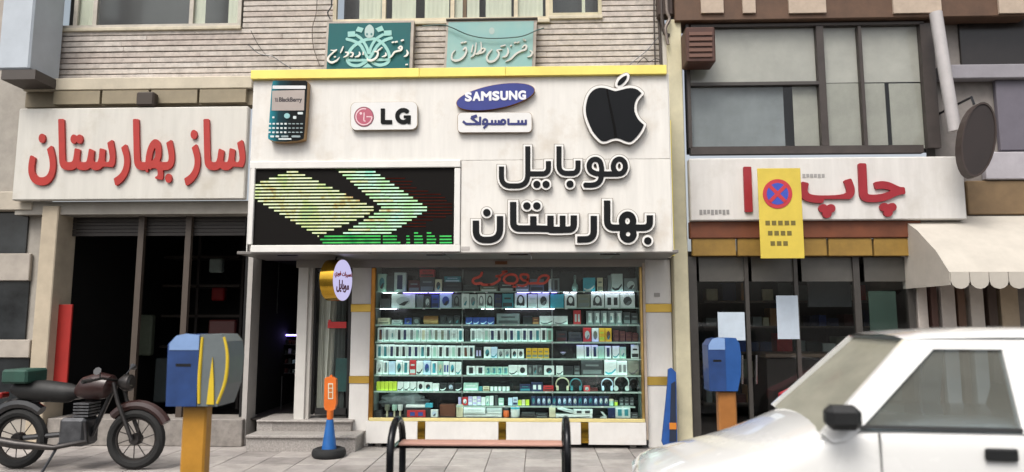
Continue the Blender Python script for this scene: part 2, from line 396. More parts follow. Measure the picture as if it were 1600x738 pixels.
# window openings (pixels): u0, u1, v0, v1
WIN = [(521, 858, -150, 33), (858, 940, -150, 29), (70, 378, -150, 36)]
px_z = lambda v: PZ(800, v, YU)
B('wall', xl, xr, YU + .03, YU + .12, zb, px_z(36), MORT, bld)
for a, b in ((378, 521), (940, 1034), (60, 70)):
    B('wall', PX(a, 0, YU), PX(b, 0, YU), YU + .03, YU + .12, px_z(36), zt, MORT, bld)
B('wall', xl, xr, YU + .03, YU + .12, px_z(-150), zt, MORT, bld) if False else None
pitch = px_z(60) - px_z(68.8)
z = px_z(126); row = 0
while z < zt - pitch:
    vrow = 60 + (px_z(60) - z - pitch / 2) / pitch * 8.8
    spans = [(60, 1034)]
    for u0, u1, v0, v1 in WIN:
        if v0 < vrow < v1 + 2:
            ns = []
            for a, b in spans:
                if u1 <= a or u0 >= b: ns.append((a, b)); continue
                if u0 > a: ns.append((a, u0))
                if u1 < b: ns.append((u1, b))
            spans = ns
    for a, b in spans:
        if b - a < 3: continue
        xa, xb = PX(a, 60, YU), PX(b, 60, YU); cuts = [xa]
        x = xa + rnd.uniform(.8, 3.0)
        while x < xb - .35: cuts.append(x); x += rnd.uniform(1.6, 3.2)
        cuts.append(xb)
        for p, q in zip(cuts, cuts[1:]):
            B('stone_course', p + .0006, q - .0006, YU + rnd.uniform(-.004, .004), YU + .04, z + .005, z + pitch - .0085, rnd.choice(STONES), bld, bev=.004)
    z += pitch; row += 1
FRM = M('cfc3a8', .5, 0, .1, 8., name='cream_window_frame'); TEALF = M('9fbdb9', .5, 0, .08, 6.)
CUR = M('e6e0cb', .85, 0, .06, 3., .1, stretch=(6, 1, .4), name='curtain_cloth')
DKP = M('5c5856', .2, 0, .06, 4., name='dark_pane_backing')
UGL = glass_mat((.9, .93, .93), 1.45, .02, 'window_glass')
def upper_window(u0, u1, v1, panes, curtains, frame, lab=None):
    w = root('window', (PX((u0 + u1) / 2, v1, YU), YU, px_z(v1))); w.parent = bld; w.location -= ORG[bld.name]
    zz1 = px_z(-150); zz0 = px_z(v1)
    a, b = PX(u0, 0, YU), PX(u1, 0, YU)
    B('sill', a - .01, b + .01, YU - .03, YU + .1, zz0 - .035, zz0 + .012, M('c4bba6', .7, 0, .1, 8.), w, bev=.006)
    m = MB()
    m.box(a, a + .045, YU - .005, YU + .06, zz0 + .013, zz1); m.box(b - .045, b, YU - .005, YU + .06, zz0 + .013, zz1)
    m.box(a + .046, b - .046, YU - .004, YU + .06, zz0 + .013, zz0 + .055)
    obj('frame', m, frame, w)
    for u in panes: B('mullion', PX(u - 3, 0, YU), PX(u + 3, 0, YU), YU - .002, YU + .05, zz0 + .056, zz1, frame, w)
    B('pane', a + .046, b - .046, YU + .02, YU + .026, zz0 + .056, zz1, UGL, w)
    B('backing', a, b, YU + .5, YU + .52, zz0 - .05, zz1, DKP, w)
    for c0, c1, mt in curtains:
        m = MB(); n = max(6, int((c1 - c0) / 2)); pts = []
        for k in range(n + 1):
            u = c0 + (c1 - c0) * k / n; pts.append((PX(u, 0, YU + .045), YU + .045 + .004 * math.sin(k * 1.9)))
        vs = [(x, y, zz) for zz in (zz0 - .04, zz1) for x, y in pts]
        m.add(vs, [(k, k + 1, n + 2 + k, n + 1 + k) for k in range(n)]); m.smooth = True
        obj('curtain', m, mt, w)
LBL = M('a9c6c6', .8, 0, .05, 4.); BRN = M('8b6b4e', .8, 0, .1, 6.)
upper_window(521, 858, 33, (600, 707, 806), [(562, 596, CUR), (596.5, 602, LBL), (613, 650, CUR), (664, 702, CUR), (711, 723, CUR), (723.5, 729, BRN), (730, 749, CUR), (759, 799, CUR), (809, 848, CUR)], FRM)
upper_window(858, 940, 28, (), [(909, 914, CUR)], M('c2b99c', .5, 0, .1, 8.))
upper_window(70, 378, 36, (120, 150, 300), [(70, 95, CUR), (125, 148, CUR), (305, 322, CUR), (358, 378, CUR)], M('b9b2a6', .5, 0, .1, 8.))
# pipes and cables at the building's right edge
pw = M('3a302b', .6, 0, .15, 8.)
def cable(name, pts, Y, r, mat, label, seg=5, closedset=None):
    q = catmull(pts, False, 6)
    return obj(name, MB().tube([P(u, v, Y) for u, v in q], r, seg), mat, None, label, 'cable' if 'cable' in name else 'pipe')
cable('drain_pipe', [(1030, -80), (1030, 20), (1031, 60), (1033, 107)], .02, .018, pw, 'thin dark drain pipe down the right edge of the stone wall')
cable('drain_pipe', [(1022, -80), (1022, 30), (1024, 107)], .04, .010, pw, 'thinner inner pipe beside the dark drain pipe on the stone wall')
cable('wall_cable', [(984, 101), (1000, 88), (1012, 78), (1022, 66), (1031, 55)], .04, .006, BLACKM, 'black cable rising diagonally to the drain pipe at right')
cable('wall_cable', [(996, 100), (1006, 90), (1014, 97), (1024, 92), (1033, 95)], .04, .005, BLACKM, 'tangled black cable just above the yellow trim at right')
cable('wall_cable', [(388, 70), (405, 84), (425, 88), (440, 98), (455, 107)], .03, .007, BLACKM, 'black cable sagging across the stone wall at far left of trim')
cable('wall_cable', [(392, 48), (402, 68), (412, 82), (420, 90)], .04, .004, BLACKM, 'short thin cable hanging near the left end of the stone wall')
cable('wall_cable', [(496, -20), (494, 20), (488, 45), (490, 75), (500, 104)], .03, .006, M('6e655e', .7), 'grey cable running down beside the dark teal sign')
cable('wall_cable', [(515, -20), (518, 8), (512, 20), (516, 30)], .03, .009, BLACKM, 'thick cable loop above the top left corner of dark teal sign')
u = root('pipe_bundle', P(1040, 70, 0), 'bundle of dark rusty pipes at top right beside the stone wall', 'pipes')
obj('casing', pb(1028, 1052, -40, 24, -.12, .05, None, .02), M('3f302a', .7, 0, .2, 9.), u)
obj('pipe', MB().tube([P(a, b, -.16) for a, b in catmull([(1040, -40), (1042, 15), (1046, 30), (1040, 45), (1044, 70)], n=5)], .02, 8), M('7b7069', .45, .3, .2, 9.), u)
obj('pipe', MB().tube([P(a, b, -.10) for a, b in catmull([(1034, -40), (1034, 20), (1038, 50), (1046, 56)], n=5)], .026, 8), pw, u)

# ================================================================== phone-shop fascia
fx0 = PX(392, 250, YF); fx1 = PX(1047, 250, YF); fzt = PZ(720, 119, YF); fzb = PZ(720, 394.5, YF)
fas = root('shop_fascia', ((fx0 + fx1) / 2, YF, fzb), 'white panelled fascia box with yellow top trim over the phone shop', 'fascia')
zj = PZ(720, 251, YF); xj = PX(720, 320, YF); xc = PX(390, 320, YF)
B('panel', fx0, fx1, YF, YF + .03, zj + .0015, fzt, WHITE, fas, bev=.003)
B('panel', xj + .0015, fx1, YF, YF + .03, fzb, zj - .0015, WHITE, fas, bev=.003)
B('core', fx0 + .01, fx1 - .01, YF + .032, YU - .02, fzb + .03, fzt - .01, M('8d8883', .8), fas)
B('side_panel', fx0 - .012, fx0 - .002, YF + .01, YU, fzb, fzt, WHITE2, fas)
B('side_panel', fx1 + .002, fx1 + .012, YF + .01, YU, fzb, fzt, WHITE2, fas)
gt = root('yellow_trim', ((fx0 + fx1) / 2, YF, fzt)); gt.parent = fas; gt.location -= ORG[fas.name]
gx = [PX(u, 110, YF - .05) for u in (392, 655, 790, 1042)]
for k in range(3):
    za, zb2 = PZ(720, 119.5, YF - .05), PZ(720, 105.5, YF - .05)
    B('trim_piece', gx[k] + (.001 if k else 0), gx[k + 1] - .001, YF - .05, YF + .3, za, zb2, GOLDY, gt, bev=.004)
SOFF = M('7d7975', .42, .25, .08, 2.5, .05, stretch=(.5, 2, 1), name='soffit_metal')
sx = [PX(u, 400, -.4) for u in (392, 462, 590, 700, 830, 960, 1050)]
for k in range(6):
    B('soffit_panel', sx[k] + .003, sx[k + 1] - .003, YF + .004, YU - .012, fzb - .012, fzb + .02, SOFF, fas, bev=.003)
for uu, vv in ((450, 397), (682, 400), (810, 399.5), (953, 398.5)):
    c = P(uu, vv, YF + .16); B('soffit_slot', c.x - .11, c.x + .11, YF + .13, YF + .19, fzb - .02, fzb - .0125, BLACKM, fas)
c = P(783, 411, -.02)
# header over the display window
B('header', PX(463, 412, 0), PX(1008, 412, 0), .004, .06, PZ(800, 417.5, 0), fzb - .014, M('8f8983', .4, .4, .06, 3., stretch=(.3, 1, 3)), fas)
B('junction_box', c.x - .075, c.x + .075, -.012, .003, c.z - .018, c.z + .022, M('6e4322', .5), fas)

# ------------------------------------------------------------------ LED screen
scr = root('led_screen', (PX(555, 393, YF), YF, PZ(555, 393, YF)), 'wide black LED screen lit with green striped arrow and phone shapes', 'screen')
SFR = M('dddbd6', .4, 0, .04, 5., name='screen_frame')
def edge(u0, u1, v0, v1, yf=YF - .025): return obj('frame', pb(u0, u1, v0, v1, yf, YF + .03, None, .006), SFR, scr)
edge(390.5, 719.5, 251.5, 262.5); edge(391, 719, 382.8, 394); edge(709.5, 719, 263, 382.3); edge(389, 396, 263, 382.3)
obj('screen_face', pb(396.2, 709.3, 262.7, 382.6, YF + .006, YF + .03), dull(M('0d0a08', .7, 0, .1, 40.)), scr)
def led_mat(name, stops, strength):
    m = bpy.data.materials.new(name); m.use_nodes = True; n = m.node_tree.nodes; l = m.node_tree.links; n.clear()
    o = n.new('ShaderNodeOutputMaterial'); e = n.new('ShaderNodeEmission'); e.inputs[1].default_value = strength
    tc = n.new('ShaderNodeTexCoord'); nz = n.new('ShaderNodeTexNoise'); nz.inputs['Scale'].default_value = 4.; nz.inputs['Detail'].default_value = 5; nz.inputs['Roughness'].default_value = .7
    gm = n.new('ShaderNodeNewGeometry'); cr = n.new('ShaderNodeValToRGB')
    l.new(gm.outputs['Position'], nz.inputs['Vector']); l.new(nz.outputs['Fac'], cr.inputs[0]); l.new(cr.outputs[0], e.inputs[0]); l.new(e.outputs[0], o.inputs[0])
    el = cr.color_ramp.elements; el[0].position, el[0].color = stops[0][0], (*lin(stops[0][1]), 1); el[1].position, el[1].color = stops[-1][0], (*lin(stops[-1][1]), 1)
    for p, c in stops[1:-1]: x = el.new(p); x.color = (*lin(c), 1)
    return m
LED_A = led_mat('led_yellow_green', ((.3, 'b4d8a8'), (.42, 'd0dc94'), (.52, 'e6ecc8'), (.6, 'd4d494'), (.7, 'b4684c')), .85)
LED_B = led_mat('led_mint', ((.3, '78dcbc'), (.45, 'd0f0d8'), (.6, 'b4e4a4'), (.75, 'eef8e4')), .9)
LED_R = led_mat('led_red', ((.3, '4a1a12'), (.7, '80301f')), .35)
LED_G = led_mat('led_green', ((.3, '18a050'), (.5, '60e070'), (.7, '28d070')), .62)
LED_DIM = led_mat('led_dim', ((.3, '10301c'), (.5, '2c4420'), (.7, '3a2a18')), .3)
PH = [(320, 103), (850, 352), (800, 395), (480, 532), (68, 288), (68, 195)]
CH = [(590, 99), (820, 99), (1192, 355), (945, 512), (620, 522), (892, 352)]
for q_ in (PH, CH): plate('dim_pixels', [(max(397, min(708.5, a)), b) for a, b in crop(q_, 380, 240, 4.1)], YF + .0048, YF + .0058, LED_DIM, scr)
def spans(poly, y):
    xs = []
    for i in range(len(poly)):
        (ax, ay), (bx, by) = poly[i], poly[(i + 1) % len(poly)]
        if (ay > y) != (by > y): xs.append(ax + (y - ay) / (by - ay) * (bx - ax))
    xs.sort(); return list(zip(xs[::2], xs[1::2]))
def bar(x0, x1, y, mat, h=9.):
    (a, b), (c, d) = crop([(x0, y - h / 2), (x1, y + h / 2)], 380, 240, 4.1)
    if c - a > .6: obj('light_row', pb(max(a, 397), min(c, 708.8), b, d, YF + .0030, YF + .0046), mat, scr)
y = 118; k = 0
while y < 575:
    for a, b in spans(PH, y): bar(a, b, y, LED_A)
    cs = spans(CH, y)
    for a, b in cs:
        if b - a > 60: bar(a, a + (b - a) * .45, y, LED_A if k % 3 == 0 else LED_B); bar(a + (b - a) * .45 + 1, b, y, LED_B)
        else: bar(a, b, y, LED_B)
    if cs and 140 < y < 480:
        e = max(b for a, b in cs); bar(e + 4, min(1338, e + 60 + 150 * (1 - abs(y - 330) / 200) + rnd.uniform(-20, 60)), y, LED_R, 4.5)
    if y > 515:
        bar(480 + rnd.uniform(0, 90), 880, y, LED_G); bar(895, 1010 - rnd.uniform(0, 30), y, LED_G)
        for a, b in ((1045, 1072), (1095, 1160), (1176, 1240), (1258, 1340)): bar(a, b - rnd.uniform(0, 15), y, LED_G)
    elif y > 490:
        bar(1095, 1120, y, LED_G); bar(1176, 1205, y, LED_G)
    y += 20.6; k += 1
# maker's plate under the screen corner
B('maker_plate', PX(721, 388, YF), PX(734, 388, YF), YF - .004, YF - .0005, PZ(727, 391.5, YF), PZ(727, 385.5, YF), M('b3aeaa', .4), fas)

# ------------------------------------------------------------------ shop-name letters (built-up letters with a pale rim)
def raised(label, name, pieces, iso, yf, yb, fmat, rmat, cat, rim_depth=.045):
    """pieces: list of (strokes, polys) - one raised letter each"""
    allp = [p for st, po in pieces for s in st for p in s[0]] + [p for st, po in pieces for q in po for p in q]
    uu = sum(p[0] for p in allp) / len(allp); vv = max(p[1] for p in allp)
    r = root(name, P(uu, vv, YF), label, cat)
    for st, po in pieces:
        fld = field(st, po, .42, 12)
        mb, _ = lettering(None, None, 0, yf, yf + .012, fld=fld)
        mr, _ = lettering(None, None, iso, yf + .006, yf + .0195, fld=fld)
        mq, _ = lettering(None, None, iso + .9, yf + .02, yb, fld=fld)
        l = obj('letter_rim', mr, rmat, r); obj('letter_return', mq, RET, l); obj('letter_face', mb, fmat, l)
    return r
def c1(p): return crop(p, 770, 225, 7.273)
def c2(p): return crop(p, 730, 305, 5.333)
r1 = 29 / 7.273; r2 = 27 / 5.333; dt1 = 41 / 7.273; dt2 = 31 / 5.333
mw = [(c1(ell(1438, 256, 69, 84, 30) + [(1507, 256)]), r1, False), (c1([(1420, 342), (1240, 342)]), r1 * 1.05, False),
      (c1(catmull([(1235, 345), (1170, 335), (1112, 305), (1094, 248), (1115, 195), (1163, 174), (1212, 195), (1235, 260), (1235, 345), (1224, 405), (1190, 450), (1130, 468), (1047, 468)], n=6)), r1, True)]
ba = [(c1(fillet([(968, 190), (968, 335), (752, 335), (752, 28)], 95, 8)), r1, True)]
yl = [(c1(fillet([(632, 195), (632, 340), (400, 340)], 90, 8)), r1, True), (c1(fillet([(397, 28), (397, 478), (98, 478), (98, 256)], 130, 9)), r1, True)]
raised('first line of black raised lettering with pale rims, below the apple emblem', 'shop_name_lettering',
       [(mw, []), (ba, []), ([(c1([(878, 457)]), dt1, False)], []), (yl, []), ([(c1([(500, 460)]), dt1, False), (c1([(605, 460)]), dt1, False)], [])],
       2.9, YF - .06, YF - .002, CHAR, RIM, 'lettering')
bh = [(c2(fillet([(1522, 168), (1522, 272), (1400, 272), (1166, 272), (1166, 46)], 60, 7)), r2, True),
      (c2(ell(1336, 216, 47, 54, 26) + [(1383, 216)]), r2 * .98, False), (c2(ell(1341, 325, 45, 46, 26) + [(1386, 325)]), r2 * .98, False)]
ra = [(c2(fillet([(1055, 174), (1055, 368), (917, 370)], 105, 9)), r2, True)]
st = [(c2(fillet([(888, 170), (888, 288), (792, 288)], 45, 6)), r2, True), (c2([(795, 172), (795, 288)]), r2 * .9, True), (c2(fillet([(792, 290), (695, 290)], 10)), r2, False),
      (c2([(694, 172), (694, 285)]), r2, True), (c2(fillet([(694, 283), (600, 279), (383, 279), (383, 58)], 55, 7)), r2, True), (c2([(551, 176), (551, 275)]), r2, True)]
nn = [(c2(fillet([(273, 175), (273, 374), (72, 374), (72, 214)], 105, 9)), r2, True)]
raised('second line of black raised lettering with pale rims, beside the LED screen', 'shop_name_lettering',
       [(bh, []), ([(c2([(1505, 381)]), dt2, False)], []), (ra, []), (st, []), ([(c2([(497, 90)]), dt2, False), (c2([(580, 90)]), dt2, False)], []), (nn, []), ([(c2([(163, 146)]), dt2, False)], [])],
       3.1, YF - .06, YF - .002, CHAR, RIM, 'lettering')

# ------------------------------------------------------------------ apple emblem
AP = [(350, 196), (400, 184), (450, 171), (500, 168), (550, 183), (589, 217), (550, 258), (527, 305), (520, 360), (530, 412), (562, 470), (611, 515), (585, 570), (545, 625), (500, 668), (470, 676), (430, 666), (385, 647), (345, 641), (300, 650), (255, 668), (215, 668), (180, 640), (130, 580), (92, 500), (69, 430), (62, 360), (70, 300), (90, 240), (125, 195), (165, 172), (210, 165), (260, 172), (310, 189)]
def cs_(pts, n=4):                                  # smooth, but keep the two bite corners
    ca = pts[6:11]; a = catmull([pts[5]] + ca + [pts[11]], False, n); b = catmull(pts[11:] + pts[:6], False, n)
    return [tuple(p) for p in a[:-1] + b[:-1]]
c5 = lambda p: crop(p, 905, 110, 6.045)
apl = raised('big black apple-shaped emblem with a bite, pale rim and leaf', 'apple_emblem', [([], [c5(cs_(AP))]), ([], [c5([tuple(q) for q in catmull([(449, 50), (446, 80), (420, 115), (390, 138), (364, 141), (367, 112), (390, 80), (420, 59)], True, 4)])])],
       3.9, YF - .075, YF - .002, dull(M('121417', .4, 0, .05, 5.)), RIM, 'emblem')
strip('dark_streak', c5([(262, 180), (270, 230), (290, 330), (315, 450), (335, 550), (346, 636)]), [1.3, 1.3, 1.6, 2.0, 2.0, 2.4], YF - .0775, YF - .0752, dull(M('000000', .7)), apl)  # thin dark strip slanting down the apple face

# ------------------------------------------------------------------ white lozenge sign with red face roundel and two letters
BRO = M('8a5a32', .45, .1, .15, 8., name='bronze_return')
def lightbox(name, lp_px, depth, face, ret, label, cat, rimw=0):
    a = np.array(lp_px); r = root(name, P(a[:, 0].mean(), a[:, 1].max(), YF), label, cat)
    plate('return', lp_px, YF - depth, YF - .002, ret, r)
    plate('face', [tuple(p) for p in (a - a.mean(0)) * .985 + a.mean(0)], YF - depth - .004, YF - depth - .0005, face, r)
    return r
LBF = M('dcdbd9', .35, 0, .03, 6., name='lightbox_face')
skew = lambda pts, k, u0: [(u, v + k * (u - u0)) for u, v in pts]
lg = lightbox('letter_sign', skew(rrect(547.5, 652.5, 159.5, 203, 9), -.012, 600), .05, LBF, M('a89a86', .45, .2, .15, 8.), 'white rounded sign with a pink roundel and two black capital letters', 'sign')
yl0 = YF - .0545
plate('roundel', ell(568.6, 182.6, 15.4, 15.6, 36), yl0 - .003, yl0, M('7a4653', .4), lg)
plate('roundel_face', ell(568.6, 182.6, 14.2, 14.4, 36), yl0 - .0045, yl0 - .0032, M('b0566a', .35, 0, .05, 30.), lg)
PK = M('e3c3c8', .4); cl = lambda p: crop(p, 540, 150, 11.9)
strip('roundel_line', cl(ell(340, 388, 148, 150, 30, 0, 0, 285)), .85, yl0 - .006, yl0 - .0047, PK, lg)
strip('roundel_line', cl([(488, 388), (385, 388)]), .85, yl0 - .0065, yl0 - .0047, PK, lg)
strip('roundel_line', cl([(345, 310), (338, 440), (345, 466), (372, 470)]), .8, yl0 - .006, yl0 - .0047, PK, lg)
plate('roundel_dot', cl(ell(283, 326, 24, 24, 16)), yl0 - .006, yl0 - .0047, PK, lg)
INK = dull(M('08090b', .45, name='black_vinyl'))
mb, _ = lettering([(cl([(692, 235), (692, 487), (862, 487)]), 40 / 11.9, True)], [], 0, yl0 - .006, yl0, .35, 5); obj('letter', mb, INK, lg)
mb, _ = lettering([(cl(ell(1072, 375, 112, 112, 24, 0, 20, 318)), 40 / 11.9, True), (cl([(1080, 388), (1212, 388)]), 26 / 11.9, True), (cl([(1180, 400), (1180, 522)]), 28 / 11.9, True)], [], 0, yl0 - .006, yl0, .35, 5); obj('letter', mb, INK, lg)

# ------------------------------------------------------------------ blue ellipse sign and the small white sign below it
BLU = M('1f2c80', .3, 0, .06, 6., coat=.3, name='blue_acrylic')
sm = lightbox('oval_sign', ell(774.2, 151.3, 62.5, 18.6, 48, R(-10.5)), .055, BLU, BRO, 'tilted blue oval sign with white capital letters', 'sign')
ys = YF - .0595
for k, (ch, a, b, va, vb) in enumerate((('S', 727.2, 736.3, 145, 157.8), ('A', 739.3, 750, 144.3, 157), ('M', 752.5, 767, 143.8, 156.6), ('S', 770, 779.5, 143.4, 156.4), ('U', 782.5, 793, 143.2, 156), ('N', 796, 807.5, 142.8, 155.4), ('G', 810.5, 821, 142.4, 155.2))):
    obj('letter', MB().text(ch, a, b, va, vb, ys - .004, ys, .075), M('e6e6ea', .4), sm)
sp = lightbox('script_sign', skew(rrect(714.5, 831.5, 176, 207, 6.5), -.004, 770), .05, LBF, M('a3907a', .45, .2, .15, 8.), 'small white rounded sign with dark blue script under the blue oval', 'sign')
yp = YF - .0545; NAV = M('232a6c', .4); c4 = lambda p: crop(p, 705, 125, 8.68)
rr = 15 / 8.68
for sts in ([(c4([(1012, 540), (1012, 597), (775, 597), (775, 525)]), rr, True), (c4([(962, 545), (962, 595)]), rr, True), (c4([(912, 545), (912, 595)]), rr, True)],
            [(c4(ell(705, 570, 28, 28, 18) + [(733, 570)]), rr, False), (c4([(700, 597), (430, 597)]), rr, False), (c4([(645, 545), (645, 595)]), rr, True), (c4([(600, 545), (600, 595)]), rr, True), (c4([(553, 545), (553, 595)]), rr, True),
             (c4(ell(460, 565, 28, 30, 18) + [(488, 565)]), rr, False), (c4([(488, 570), (480, 615), (440, 655)]), rr, True)],
            [(c4([(392, 500), (392, 597), (200, 597), (160, 560)]), rr, True), (c4([(375, 590), (275, 520), (350, 490)]), rr, True), (c4([(270, 500), (345, 478)]), rr * .7, True)]):
    mb, _ = lettering(sts, [], 0, yp - .005, yp, .35, 4); obj('letter', mb, NAV, sp)

# ------------------------------------------------------------------ giant handset sign
c3 = lambda p: crop(p, 410, 120, 6.835)
ph = root('handset_sign', P(447, 221, YF), 'giant dark teal keypad handset sign with bronze edge, left of the fascia', 'sign')
body = c3([(112, 48), (140, 42), (460, 42), (482, 55), (475, 200), (462, 420), (448, 600), (440, 664), (380, 682), (250, 694), (120, 690), (62, 664), (60, 640), (72, 480), (88, 260), (100, 100)])
plate('return', [(u + .6, v + .4) for u, v in body], YF - .09, YF - .002, M('a98658', .4, .2, .12, 8.), ph)
TEAL = M('0d1a1e', .5, 0, .1, 2.2, name='teal_gloss').copy(); dull(TEAL)
_n = TEAL.node_tree.nodes; _l = TEAL.node_tree.links
_tc = _n.new('ShaderNodeTexCoord'); _sx = _n.new('ShaderNodeSeparateXYZ'); _l.new(_tc.outputs['Generated'], _sx.inputs[0])
_cr = _n.new('ShaderNodeValToRGB'); _e = _cr.color_ramp.elements; _e[0].color = (*lin('1f8593'), 1); _e[1].position = .6; _e[1].color = (*lin('060b0d'), 1); _q = _e.new(.25); _q.color = (*lin('0c3840'), 1)
_l.new(_sx.outputs[0], _cr.inputs[0]); _l.new(_cr.outputs[0], _n['Principled BSDF'].inputs['Base Color'])
plate('face', body, YF - .094, YF - .0905, TEAL, ph)
yh = YF - .0945
plate('status_bar', c3(rrect(108, 462, 95, 130, 6)), yh - .003, yh, M('d9dadb', .4), ph)
scn = plate('screen', c3([(104, 150), (452, 142), (444, 360), (98, 362)]), yh - .003, yh, M('a79c95', .35, 0, .06, 3.), ph)
obj('lettering', MB().text('BlackBerry', 436.3, 471.5, 152.5, 161, yh - .0045, yh - .003, .04), M('3c3436', .5), scn)
for k in range(6):
    cu_, cv_ = 139 + (k % 2) * 17 + (k // 2) * 3, 232 + (k // 2) * 15
    plate('lettering', c3(rrect(cu_ - 7, cu_ + 7, cv_ - 6, cv_ + 6, 3, 2)), yh - .0045, yh - .003, M('5a5052', .5), scn)
plate('trackpad', c3(ell(262, 418, 31, 28, 20)), yh - .008, yh, M('8fc0c2', .3), ph)
KEY = M('d3dcdc', .4)
for a, b, v0, v1 in ((376, 432, 378, 402), (328, 362, 420, 450), (105, 128, 424, 444), (170, 310, 658, 674)): plate('button', c3(rrect(a, b, v0, v1, 7, 3)), yh - .005, yh, KEY, ph)
for rI, vv in enumerate((503, 549, 594)):
    for k in range(9):
        a = 66 + k * 42 - rI * 2; s = 26 if k < 5 else 30; plate('key', c3(rrect(a, a + s, vv - 9 + (0 if k < 5 else 3), vv + 9 - (0 if k < 5 else 4), 5, 2)), yh - .005, yh, KEY if k < 5 else M('93a3a5', .4), ph)
for a, b in ((84, 124), (140, 178), (200, 276), (310, 404)): plate('key', c3(rrect(a, b, 628, 648, 6, 2)), yh - .005, yh, KEY if a < 190 else M('93a3a5', .4), ph)

# ------------------------------------------------------------------ two office boards on the stone wall
YS = YU - .14
ALU = M('9d958c', .4, .5, .1, 8., name='aluminium_frame')
def board(u0, u1, v0, v1, sk, col, lab, name='office_sign'):
    r = root(name, P((u0 + u1) / 2, v1, YS), lab, 'sign')
    q = [(u0 + 1, v0 + sk), (u1 - 1, v0 - sk), (u1 - 4, v1), (u0 - 4, v1)]
    plate('box', [(u0, v0 + sk), (u1 + 1, v0 - sk), (u1 - 2, v1), (u0 - 5, v1)], YS, YU - .006, ALU, r)
    ins = [(u0 + 3, v0 + sk + 3), (u1 - 4, v0 - sk + 3), (u1 - 7, v1), (u0 - 1, v1)]
    plate('face', ins, YS - .006, YS - .0005, col, r)
    return r
c6 = lambda p: crop(p, 500, 26, 8.787); c7 = lambda p: crop(p, 690, 24, 8.787)
b1 = board(511, 646, 33, 112, .8, M('00585c', .7, 0, .05, 3.), 'dark teal office sign with white script and pale intertwined emblem')
ye = YS - .0065
PT = M('8fc2be', .45, 0, .05, 6.); WS = M('dedcd8', .45)
for pts, r in (([(372, 310), (470, 340), (560, 400), (625, 520), (690, 610), (800, 665), (900, 650), (950, 590), (940, 490), (880, 390), (790, 320), (680, 308), (560, 345), (450, 420), (385, 520), (375, 600), (420, 660), (520, 675), (600, 640)], 21),
               ([(978, 295), (890, 325), (790, 400), (720, 510), (660, 590), (600, 640)], 21), ([(498, 255), (570, 310), (640, 420), (665, 500)], 19), ([(862, 250), (770, 310), (705, 410), (680, 500)], 19), ([(400, 600), (620, 600)], 18), ([(740, 598), (930, 590)], 18)):
    mb, _ = lettering([(c6(catmull(pts, n=6)), r / 8.787, False)], [], 0, ye - .004, ye, .3, 4); obj('emblem_band', mb, PT, b1); ye -= .0006
for q in ([(380, 208), (480, 200), (482, 275), (382, 280)], [(520, 138), (600, 160), (570, 222), (488, 200)], [(760, 165), (850, 125), (880, 190), (800, 215)], [(875, 195), (980, 188), (984, 258), (880, 265)], [(580, 700), (655, 640), (725, 700)]):
    plate('emblem_block', c6(q), ye - .004, ye, PT, b1)
plate('emblem_flower', c6([tuple(p) for p in catmull([(682, 110), (735, 160), (738, 250), (705, 290), (650, 290), (615, 250), (622, 160)], True, 4)]), ye - .004, ye, M('a9bfbe', .5), b1)
for x_ in (645, 705): plate('emblem_spot', c6(ell(x_, 242, 14, 16, 12)), ye - .006, ye - .0042, M('4a7b7d', .5), b1)
ye -= .006
def script(parent, cf, strokes, mat, yf, yb):
    for pts, r in strokes:
        rr_ = [q / 8.787 for q in r] if isinstance(r, (list, tuple)) else r / 8.787
        p = cf(catmull(pts, n=6)) if len(pts) > 2 else cf(pts)
        mb, _ = lettering([(p, rr_, False)], [], 0, yf, yb, .25, 3); obj('script_stroke', mb, mat, parent)
script(b1, c6, [([(1190, 462), (1205, 500), (1185, 535), (1152, 548)], [7, 14, 13, 5]), ([(1095, 440), (1075, 430), (1105, 408), (1125, 425), (1110, 460), (1060, 475), (1020, 490), (985, 540), (952, 572)], [9, 8, 9, 12, 13, 12, 12, 11, 4]),
                 ([(1118, 330), (1142, 322)], 11), ([(992, 355), (1012, 350)], 10), ([(1035, 350), (1058, 343)], 10),
                 ([(900, 500), (905, 525), (880, 545), (850, 552)], [8, 12, 11, 4]), ([(850, 425), (800, 465)], [7, 11]), ([(745, 480), (790, 485), (790, 530), (755, 580), (700, 602), (655, 595), (650, 570)], [7, 12, 13, 14, 16, 12, 4]),
                 ([(540, 490), (545, 520), (520, 545), (480, 555)], [8, 13, 12, 4]), ([(318, 410), (300, 455), (282, 495)], [6, 11, 7]), ([(350, 490), (385, 500), (370, 535), (322, 558)], [9, 13, 12, 4]), ([(420, 490), (452, 505), (440, 545), (412, 548)], [8, 12, 11, 5]),
                 ([(150, 462), (200, 468), (225, 458), (165, 505), (115, 560), (112, 605), (160, 630), (225, 605), (268, 560)], [6, 10, 8, 9, 12, 14, 15, 12, 4]), ([(195, 555), (212, 550)], 9), ([(594, 490), (590, 520)], [7, 9]), ([(1180, 660), (1198, 656)], 9)], WS, ye - .014, ye - .002)
b2 = board(698, 838, 31, 110, .8, M('7ba9a9', .6, 0, .06, 2.5, col2='8aaca9'), 'faded pale turquoise office sign with white relief script')
WS2 = M('c3c4c0', .55); y2 = YS - .0065
